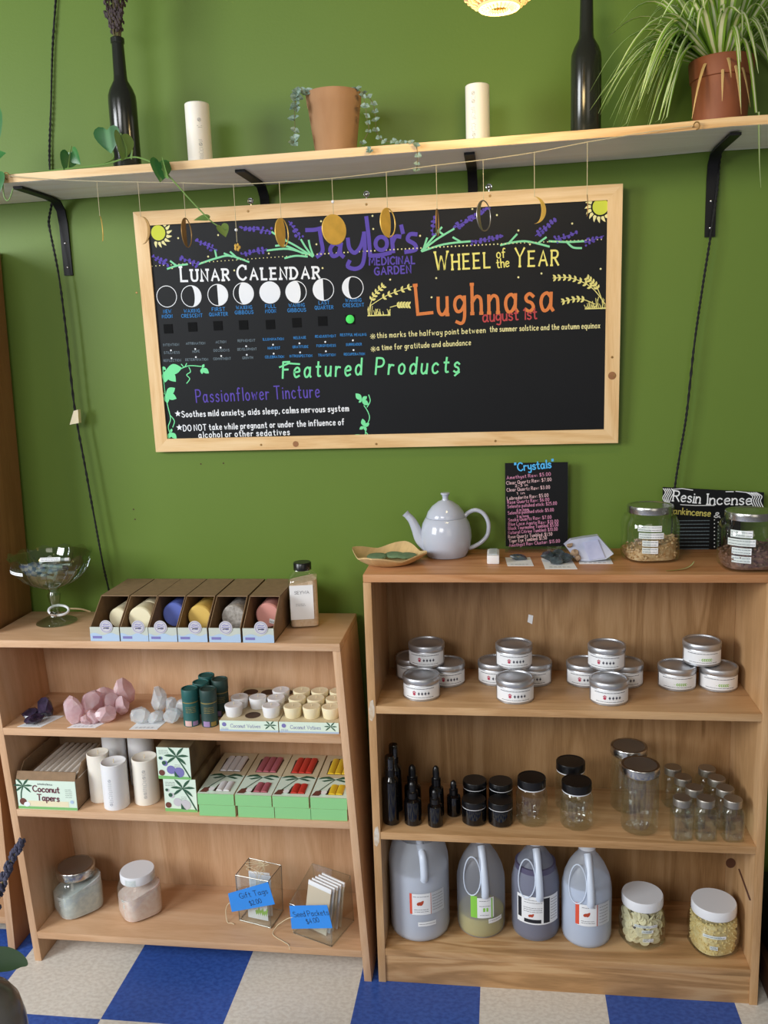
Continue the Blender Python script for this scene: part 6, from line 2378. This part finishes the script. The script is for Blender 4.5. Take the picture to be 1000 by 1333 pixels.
def palm_box(label, x0, x1, z, h, seed):
    w = (x1 - x0) / 2
    o = thing('candle_carton', label, 'box', ((x0 + x1) / 2, -.258, ZB + z), 0, 'stacked palm-printed boxes')
    MB().box(-w, w, .001, .20, 0, h, .0006).build('carton_body', 'olive_card', o)
    f = MB().box(-w, w, -.0002, .001, 0, h).build('printed_front', 'mint_card', o)
    a, b = flat(-.0006), flat(-.0009)
    m = MB()
    m.add([a(-w, 0), a(w, 0), a(w, .007), a(-w, .009)], [(0, 1, 2, 3)])
    m.build('grass_band', 'grass_print', f, smooth=0, fix=False)
    m, m2 = MB(), MB()
    palm(m, m2, .008, h * .72, .032, b, 0)
    Pt = spline([(.008, h * .72, 0), (.024, h * .42, 0), (w - .003, .006, 0)], 5)
    stroke(m2, [(p.x, p.y) for p in Pt], .0034, b)
    m.build('palm_print', 'palm_green', f, smooth=0, fix=False)
    m2.build('palm_trunk', 'palm_green', f, smooth=0, fix=False)
    m = MB()
    R_ = random.Random(seed)
    for x, zz, r in ((-.033, h * .66, .0048), (-.023, h * .5, .0075), (-.008, h * .3, .0115), (.012, h * .22, .014)):
        disc(m, x, zz, r, b, 16)
    m.build('ball_print', 'lilac_print' if seed else 'emblem_grey', f, smooth=0, fix=False)
    m = MB()
    for x, zz, r in ((-.0345, h * .67, .004), (-.0255, h * .515, .0055)):
        disc(m, x, zz, r, flat(-.0012), 14)
    poly(m, [(.000, .008), (.001, h * .27), (.008, .012), (.014, .006)], flat(-.0012))
    m.build('dark_print', 'palm_green', f, smooth=0, fix=False)
    m = MB()
    disc(m, -.033, h * .2, .008, b, 14)
    m.build('coconut_print', 'coco_brown', f, smooth=0, fix=False)
    m = MB()
    dash_rows(m, -.037, -.012, h * .78, h * .93, 3, b, .0009, seed)
    dash_rows(m, .002, .016, h * .36, h * .48, 3, b, .0006, seed + 1)
    m.build('small_print', 'ink', f, smooth=0, fix=False)


palm_box('mint palm-printed carton, lower one of two stacked left of the green gift boxes', .0615, .1465, 0, .0885, 0)
palm_box('mint palm-printed carton, upper one of two stacked left of the green gift boxes', .0505, .1365, .0888, .085, 1)

GX = [(.1545, .2485), (.252, .345), (.3475, .4395), (.4435, .5355)]
GC = [('taper_white', 'white'), ('taper_mauve', 'mauve-pink'), ('taper_red', 'red'), ('taper_yellow', 'yellow')]
GH = .0298
YG, LG = -.273, .228
for i, ((x0, x1), (tm, tn)) in enumerate(zip(GX, GC)):
    w = (x1 - x0) / 2
    for lev in (0, 1):
        dx = (.002, .0055, .0045, .0)[i] * (1 - lev)
        if i == 3: dx = -.001 * (1 - lev)
        lab = ('green-fronted gift box of %s tapers, top of its stack' % tn) if lev else ('green-fronted gift box, bottom of the stack under the %s tapers' % tn)
        o = thing('taper_gift_box', lab, 'box', (x0 + w + dx, YG, ZB + lev * (GH + .0003)), 0, 'green gift boxes of tapers')
        MB().box(-w, w, .0006, LG, 0, GH, .0008).build('box_body', 'sand_card', o)
        MB().box(-w + .0002, w - .0002, 0, .0008, .0002, GH - .0002).build('green_front', 'mint_green', o)
        if not lev:
            continue
        tp_ = lambda a, b, e=0.0: (a, b * LG, GH + .0003 + e)
        top = MB().add([tp_(-w, .0), tp_(w, .0), tp_(w, 1), tp_(-w, 1)], [(0, 1, 2, 3)]).build('printed_top', 'sand_card', o, fix=False)
        m = MB()
        m.add([tp_(-w, .0, .0002), tp_(w, .0, .0002), tp_(w, .44, .0002), tp_(-w, .44, .0002)], [(0, 1, 2, 3)])
        m.build('mint_panel', 'mint_card', top, smooth=0, fix=False)
        m = MB()
        up_ = [(-.028, .52), (.030, .52), (.033, .84), (.024, .90), (0, .92), (-.022, .90), (-.031, .84)]
        lo_ = [(-.010, .06), (.034, .06), (.030, .27), (-.002, .28), (-.008, .2)]
        for pl_ in (up_, lo_):
            m.add([tp_(a, b, .0004) for a, b in pl_], [tuple(range(len(pl_)))])
        m.build('window', 'hole_dark', top, smooth=0, fix=False)
        for k in range(3):
            xx = -.0175 + k * .0185
            m = MB()
            for ya, yb_ in ((.53, .885), (.065, .265)):
                if ya < .3 and k == 0:
                    continue
                x2 = xx + (.004 if ya < .3 else 0)
                q = []
                n = 8
                for j in (ya, yb_):
                    for h_ in range(n + 1):
                        a = pi * h_ / n
                        q.append((x2 + .0088 * cos(a), j * LG, GH + .0006 + .0042 * sin(a)))
                m.add(q, [(h_, h_ + 1, n + 2 + h_, n + 1 + h_) for h_ in range(n)])
                m.add([q[h_] for h_ in range(n + 1)], [tuple(range(n + 1))])
                m.add([q[n + 1 + h_] for h_ in range(n + 1)], [tuple(range(n + 1))])
            m.build('taper', tm, o, fix=False)
        m = MB()
        for sg in (-1, 1):
            for pts in ([(0, .40), (sg * .018, .47), (sg * .036, .45), (sg * .045, .40), (sg * .026, .42)], [(0, .40), (sg * .016, .40), (sg * .034, .36), (sg * .026, .345), (sg * .012, .37)]):
                m.add([tp_(a, b, .0009) for a, b in pts], [tuple(range(len(pts)))])
        m.build('palm_print', 'palm_green', top, smooth=0, fix=False)
        m = MB()
        stroke(m, [(0, .40 * LG), (-.012, .30 * LG), (-.030, .13 * LG)], .0022, lambda a, b: (a, b, GH + .0013))
        m.build('palm_trunk', 'palm_green', top, smooth=0, fix=False)
        m = MB()
        m.add([tp_(-.044, .03, .0009), tp_(-.026, .03, .0009), (-.020, .09 * LG, GH + .0012), (-.026, .15 * LG, GH + .0012), (-.038, .13 * LG, GH + .0012)], [(0, 1, 2, 3, 4)])
        m.build('coconut_print', 'coco_brown', top, smooth=0, fix=False)
        m = MB()
        m.add([(-.014 + .0075 * cos(t), (.07 + .042 * sin(t)) * LG, GH + .0056) for t in [2 * pi * k / 14 for k in range(14)]], [tuple(range(14))])
        m.build('coconut_half', 'white_paper', top, smooth=0, fix=False)

# ------------------------------------------------------------------ left bookcase, bottom shelf
ZD = .0866


def squat_jar(label, x, y, r, h, lid_r, lid, fillm, rot, lvl, slope, seed):
    o = thing('salt_jar', label, 'jar', (x, y, ZD), face_cam(x, y, -.25), 'squat salt jars on the bottom shelf')
    hb = h - .022
    MB().lathe([(0, .004), (r * .74, .003), (r * .84, 0), (r * .97, .009), (r, .02), (r, hb * .62), (r * .97, hb * .76), (lid_r * 1.02, hb * .95), (lid_r * .95, hb), (lid_r * .95, h - .005)], 48, sq=3.4, rot=rot).build('glass_body', 'jar_glass', o)
    if lid == 'lid_silver':
        MB().lathe([(lid_r * .97, h - .024), (lid_r * 1.02, h - .024), (lid_r * 1.05, h - .02), (lid_r * 1.03, h - .012), (lid_r * 1.05, h - .003), (lid_r * 1.01, h), (lid_r * .9, h)], 40).build('screw_band', 'lid_silver', o)
        MB().lathe([(0, h - .0014), (lid_r * .9, h - .0008)], 40).build('lid_disc', 'zinc', o)
    else:
        MB().lathe([(lid_r * .95, h - .024), (lid_r * 1.02, h - .024), (lid_r * 1.03, h - .02), (lid_r * 1.03, h - .004), (lid_r * .99, h), (0, h)], 40).build('lid', 'white_plastic', o)
    m = MB()
    fill(m, r * .95, .006, lvl, slope, 3.4, rot)
    m.build('salt', fillm, o)
    stickers(o, r * 1.03, [(.056, .063, -.75, -.02), (.038, .050, -.66, -.12), (.018, .031, -.58, -.02)], seed)


squat_jar('squat glass jar of greyish salt with a silver lid, far left on the bottom shelf', -.256, -.160, .0615, .126, .050, 'lid_silver', 'grey_salt', .55, .074, .02, 31)
squat_jar('squat glass jar of pink salt with a white lid, on the bottom shelf', -.075, -.164, .0545, .124, .045, 'white_plastic', 'pink_salt', .55, .070, .016, 33)


def plane_pt(u, v, p, nrm, off=0.0):
    nrm = Vector(nrm).normalized()
    d = ray(u, v)
    p = Vector(p) + nrm * off
    return CAM + d * ((p - CAM).dot(nrm) / d.dot(nrm))


def panes(o, quads, mat='terrarium_glass', th=.0022):
    """each side of a bevelled glass vessel as a pane of real thickness"""
    for q in quads:
        q = [Vector(p) for p in q]
        nrm = (q[1] - q[0]).cross(q[2] - q[0]).normalized() * th
        m = MB()
        n = len(q)
        m.add(q + [p + nrm for p in q], [tuple(range(n)), tuple(range(2 * n - 1, n - 1, -1))] + [(i, (i + 1) % n, n + (i + 1) % n, n + i) for i in range(n)])
        m.build('pane', mat, o, smooth=0)


def tag_slip(name, label, quad_px, p, nrm, lines, group):
    """bright blue price tag with pen writing, tied on with twine"""
    o = thing(name, label, 'tag', tuple(plane_pt(*quad_px[0], p, nrm, .010)), 0, group)
    q = [plane_pt(u, v, p, nrm, .010) - Vector(o.location) for u, v in quad_px]
    nn = Vector(nrm).normalized() * .0006
    m = MB()
    m.add(q + [a + nn for a in q], [(3, 2, 1, 0), (4, 5, 6, 7), (0, 1, 5, 4), (1, 2, 6, 5), (2, 3, 7, 6), (3, 0, 4, 7)])
    m.build('tag_card', 'tape_blue', o, smooth=0)
    m = MB()
    for s, a, b, hpx in lines:
        A, B = [plane_pt(u, v, p, nrm, .0112) - Vector(o.location) for u, v in (a, b)]
        ax = (B - A).normalized()
        L = (B - A).length
        upv = Vector(nrm).normalized().cross(ax) * 1.0
        if upv.z < 0: upv = -upv
        h = hpx * .0018
        write(m, s, (0, 0), (L, 0), h, .0012, lambda x, y: tuple(A + ax * x + upv * y))
    m.build('pen_writing', 'dark_ink', o, smooth=0, fix=False)
    return o


b = [Vector((.211, -.184, ZD)), Vector((.304, -.210, ZD)), Vector((.318, -.135, ZD)), Vector((.226, -.112, ZD))]
gv = thing('glass_box', 'tall clear glass box of gift tags with a blue price tag', 'box', (.265, -.160, ZD))
bl = [v - Vector(gv.location) for v in b]
tl = [Vector((p.x * 1.04, p.y * 1.04, h)) for p, h in zip(bl, (.134, .138, .136, .138))]
bl = [v + Vector((0, 0, .0005)) for v in bl]
panes(gv, [[bl[i], bl[(i + 1) % 4], tl[(i + 1) % 4], tl[i]] for i in range(4)] + [[bl[3], bl[2], bl[1], bl[0]]])
m = MB()
for i in range(4):
    j = (i + 1) % 4
    m.tube([bl[i], tl[i]], .0013, 6)
    m.tube([tl[i], tl[j]], .0013, 6)
    m.tube([bl[i] + Vector((0, 0, .001)), bl[j] + Vector((0, 0, .001))], .0013, 6)
m.build('seam', 'zinc', gv)
for i, (x, y, rz, tx, mt, lb_) in enumerate(((.262, -.146, -.1, .02, 'white_paper', 'pale gift tag card at the back of the glass box'), (.268, -.161, -.12, -.01, 'grey_paper', 'lilac grey gift tag card in the middle of the glass box'), (.262, -.180, -.22, .03, 'white_paper', 'gift tag with a green leaf print at the front of the glass box'))):
    o = thing('gift_tag', lb_, 'card', (x, y, ZD + .0045), rz, 'gift tags in the glass box')
    o.rotation_euler = (tx, 0, rz)
    MB().box(-.030, .030, -.0008, .0008, 0, .118 - .03 * (i == 2), .0004).build('tag_card', mt, o)
    if i == 2:
        m = MB()
        for k in range(6):
            leafp = [(-.004 + k * .006, .012), (.002 + k * .006, .022 + (k % 3) * .006), (-.001 + k * .006, .030 + (k % 2) * .008), (-.007 + k * .006, .024)]
            poly(m, leafp, flat(-.0011))
        m.build('leaf_print', 'leaf_print', o, smooth=0, fix=False)
    m = MB()
    R_ = random.Random(i)
    for k in range(3):
        m.tube(spline([(0, 0, .112 - .03 * (i == 2)), (R_.uniform(-.02, .02), 0, .135), (R_.uniform(-.035, .035), R_.uniform(-.012, .012), .146), (R_.uniform(-.04, .04), R_.uniform(-.015, .015), .15)], 4), .0007, 5)
    m.build('string', 'twine', o)
nr = (b[1] - b[0]).cross(Vector((0, 0, 1)))
tag_slip('price_tag', 'bright blue price tag hanging on the tall glass box of gift tags', [(302, 1187), (358, 1177), (349, 1148), (297, 1163)], b[0], nr, [('Gift Tags', (313, 1170), (349, 1163), 8), ('$2.00', (326, 1179), (341, 1175), 7)], 'blue price tags')
tw = MB()
P = [plane_pt(u, v, b[0], nr, .008) for u, v in ((303, 1174), (297, 1177), (294, 1186), (298, 1198), (304, 1205))]
P = [p if p.z > ZD + .002 else Vector((p.x, p.y - .012, ZD + .0015)) for p in P]
P += [Vector((P[-1].x + .008, P[-1].y - .004, ZD + .0015))]
tw.tube(spline(P, 5), .0011, 6)
tag(tw.build('twine', 'twine'), 'pale twine loop tied to the blue tag on the tall glass box', 'string', 'twine loops')

b2 = [Vector((.369, -.224, ZD)), Vector((.478, -.268, ZD)), Vector((.517, -.160, ZD)), Vector((.415, -.128, ZD))]
g2 = thing('glass_vessel', 'wide slanted glass vessel holding paper packets, next to the right side panel', 'vessel', (.445, -.195, ZD))
bl = [v - Vector(g2.location) + Vector((0, 0, .0005)) for v in b2]
tl = [Vector((bl[0].x - .006, bl[0].y - .004, .088)), Vector((bl[1].x + .004, bl[1].y - .004, .080)), Vector((bl[2].x - .006, bl[2].y + .010, .125)), Vector((bl[3].x - .012, bl[3].y + .01, .135))]
panes(g2, [[bl[i], bl[(i + 1) % 4], tl[(i + 1) % 4], tl[i]] for i in range(4)] + [[bl[3], bl[2], bl[1], bl[0]]])
m = MB()
for i in range(4):
    j = (i + 1) % 4
    m.tube([bl[i], tl[i]], .0012, 6)
    m.tube([tl[i], tl[j]], .0012, 6)
    m.tube([bl[i] + Vector((0, 0, .001)), bl[j] + Vector((0, 0, .001))], .0012, 6)
m.build('seam', 'terrarium_glass', g2)
PKT = ('frontmost', 'second', 'third', 'fourth', 'rearmost')
for k in range(5):
    o = thing('seed_packet', 'pale paper packet standing in the slanted glass vessel, %s of the row' % PKT[k], 'packet', (.424 + .008 * k, -.214 + .0095 * k, ZD + .005), 0, 'paper packets in the glass vessel')
    o.rotation_euler = (-.12 + .015 * k, .10, -.42)
    MB().box(-.036, .036, -.0018, .0018, 0, .128, .0008).build('paper_body', 'grey_paper' if k % 2 else 'bone_paper', o)
    MB().box(-.0362, .0362, -.002, .002, .116, .1285, .0006).build('folded_top', 'white_paper', o)
nr2 = (b2[1] - b2[0]).cross(Vector((0, 0, 1)))
tag_slip('price_tag', 'bright blue price tag hanging on the slanted glass vessel of paper packets', [(380, 1209), (433, 1208), (426, 1178), (377, 1179)], b2[0], nr2, [('Seed Packets', (383, 1194), (428, 1191), 8), ('$4.00', (400, 1203), (416, 1200), 7)], 'blue price tags')
tw = MB()
P = [plane_pt(u, v, b2[0], nr2, .01) for u, v in ((381, 1194), (374, 1196), (366, 1201), (360, 1206))]
P += [Vector((P[-1].x - .005, P[-1].y - .02, ZD + .0015)), Vector((.352, -.262, ZD + .0015)), Vector((.366, -.272, ZD + .0015)), Vector((.372, -.2795, ZD - .006))]
tw.tube(spline(P, 5), .0010, 6)
tag(tw.build('twine', 'twine'), 'pale twine loop tied to the blue tag on the slanted vessel', 'string', 'twine loops')

# a knot and its dark streak on the inner right side of the taller bookcase
xk = .5971 + W2 - T_PANEL
kn = [plane_pt(u, v, (xk, 0, 0), (-1, 0, 0), .0004) - Vector(rb.location) for u, v in [(951.5 + 6.5 * cos(t), 1123.5 + 6.5 * sin(t)) for t in [2 * pi * k / 16 for k in range(16)]]]
m = MB()
m.add(kn, [tuple(range(16))])
sk = [plane_pt(u, v, (xk, 0, 0), (-1, 0, 0), .0004) - Vector(rb.location) for u, v in ((961, 1131), (963, 1131), (978, 1172), (975.5, 1172))]
tag(m.build('knot', 'dark_knot', rb, smooth=0, fix=False), 'dark knot on the inside of the right side panel')
tag(MB().add(sk, [(0, 1, 2, 3)]).build('streak', 'dark_knot', rb, smooth=0, fix=False), 'dark streak running down from the knot')

# ------------------------------------------------------------------ foreground at the lower left corner
vz = thing('floor_vase', 'smoky glass floor vase cut by the lower left corner', 'vase', (-.052, -.9, 0))
MB().lathe([(0, .004), (.05, .002), (.058, 0), (.066, .01), (.074, .2), (.076, .30), (.074, .355), (.066, .395), (.052, .42), (.036, .434), (.030, .445), (.028, .47), (.032, .482)], 44).build('vase_body', 'grey_glaze', vz)
fl = thing('dried_lavender', 'single dark dried lavender spike rising in front of the leaning bookcase', 'dried flowers', (-.052, -.9, .47))
m, m2 = MB(), MB()
P = spline([(.01, 0, -.08), (.022, 0, .03), (.042, 0, .1), (.066, 0, .17), (.092, 0, .225), (.118, 0, .2655)], 6)
m.tube(P, .0022, 6)
R_ = random.Random(9)
for i in range(8, len(P)):
    for q in range(7):
        a = R_.uniform(0, 2 * pi)
        rr = .0075 * (1 - .45 * (i / len(P)) ** 3)
        m2.ico((P[i].x + rr * cos(a) * R_.uniform(.5, 1), P[i].y + rr * sin(a), P[i].z + R_.uniform(-.004, .004)), (.0038, .0036, .0062), i * 7 + q, .3, 1)
m.build('stem', 'dried_stem', fl)
m2.build('flower_heads', 'lavender_bud', fl, smooth=0)
lf = thing('house_leaf', 'broad dark green leaf reaching in at the lower left edge', 'leaf', (-.052, -.9, .475))
m = MB()
P = spline([(.0, -.005, -.03), (.03, -.008, .012), (.06, -.01, .03), (.09, -.012, .034), (.112, -.014, .028)], 5)
m.blade(P, [.002 + .026 * max(0, sin(pi * min(1, max(0, (i / (len(P) - 1) - .12) / .88)) ** .8)) ** .8 for i in range(len(P))], (.1, -.12, 1), .1)
m.build('blade', 'dark_leaf', lf, smooth=60, fix=False)
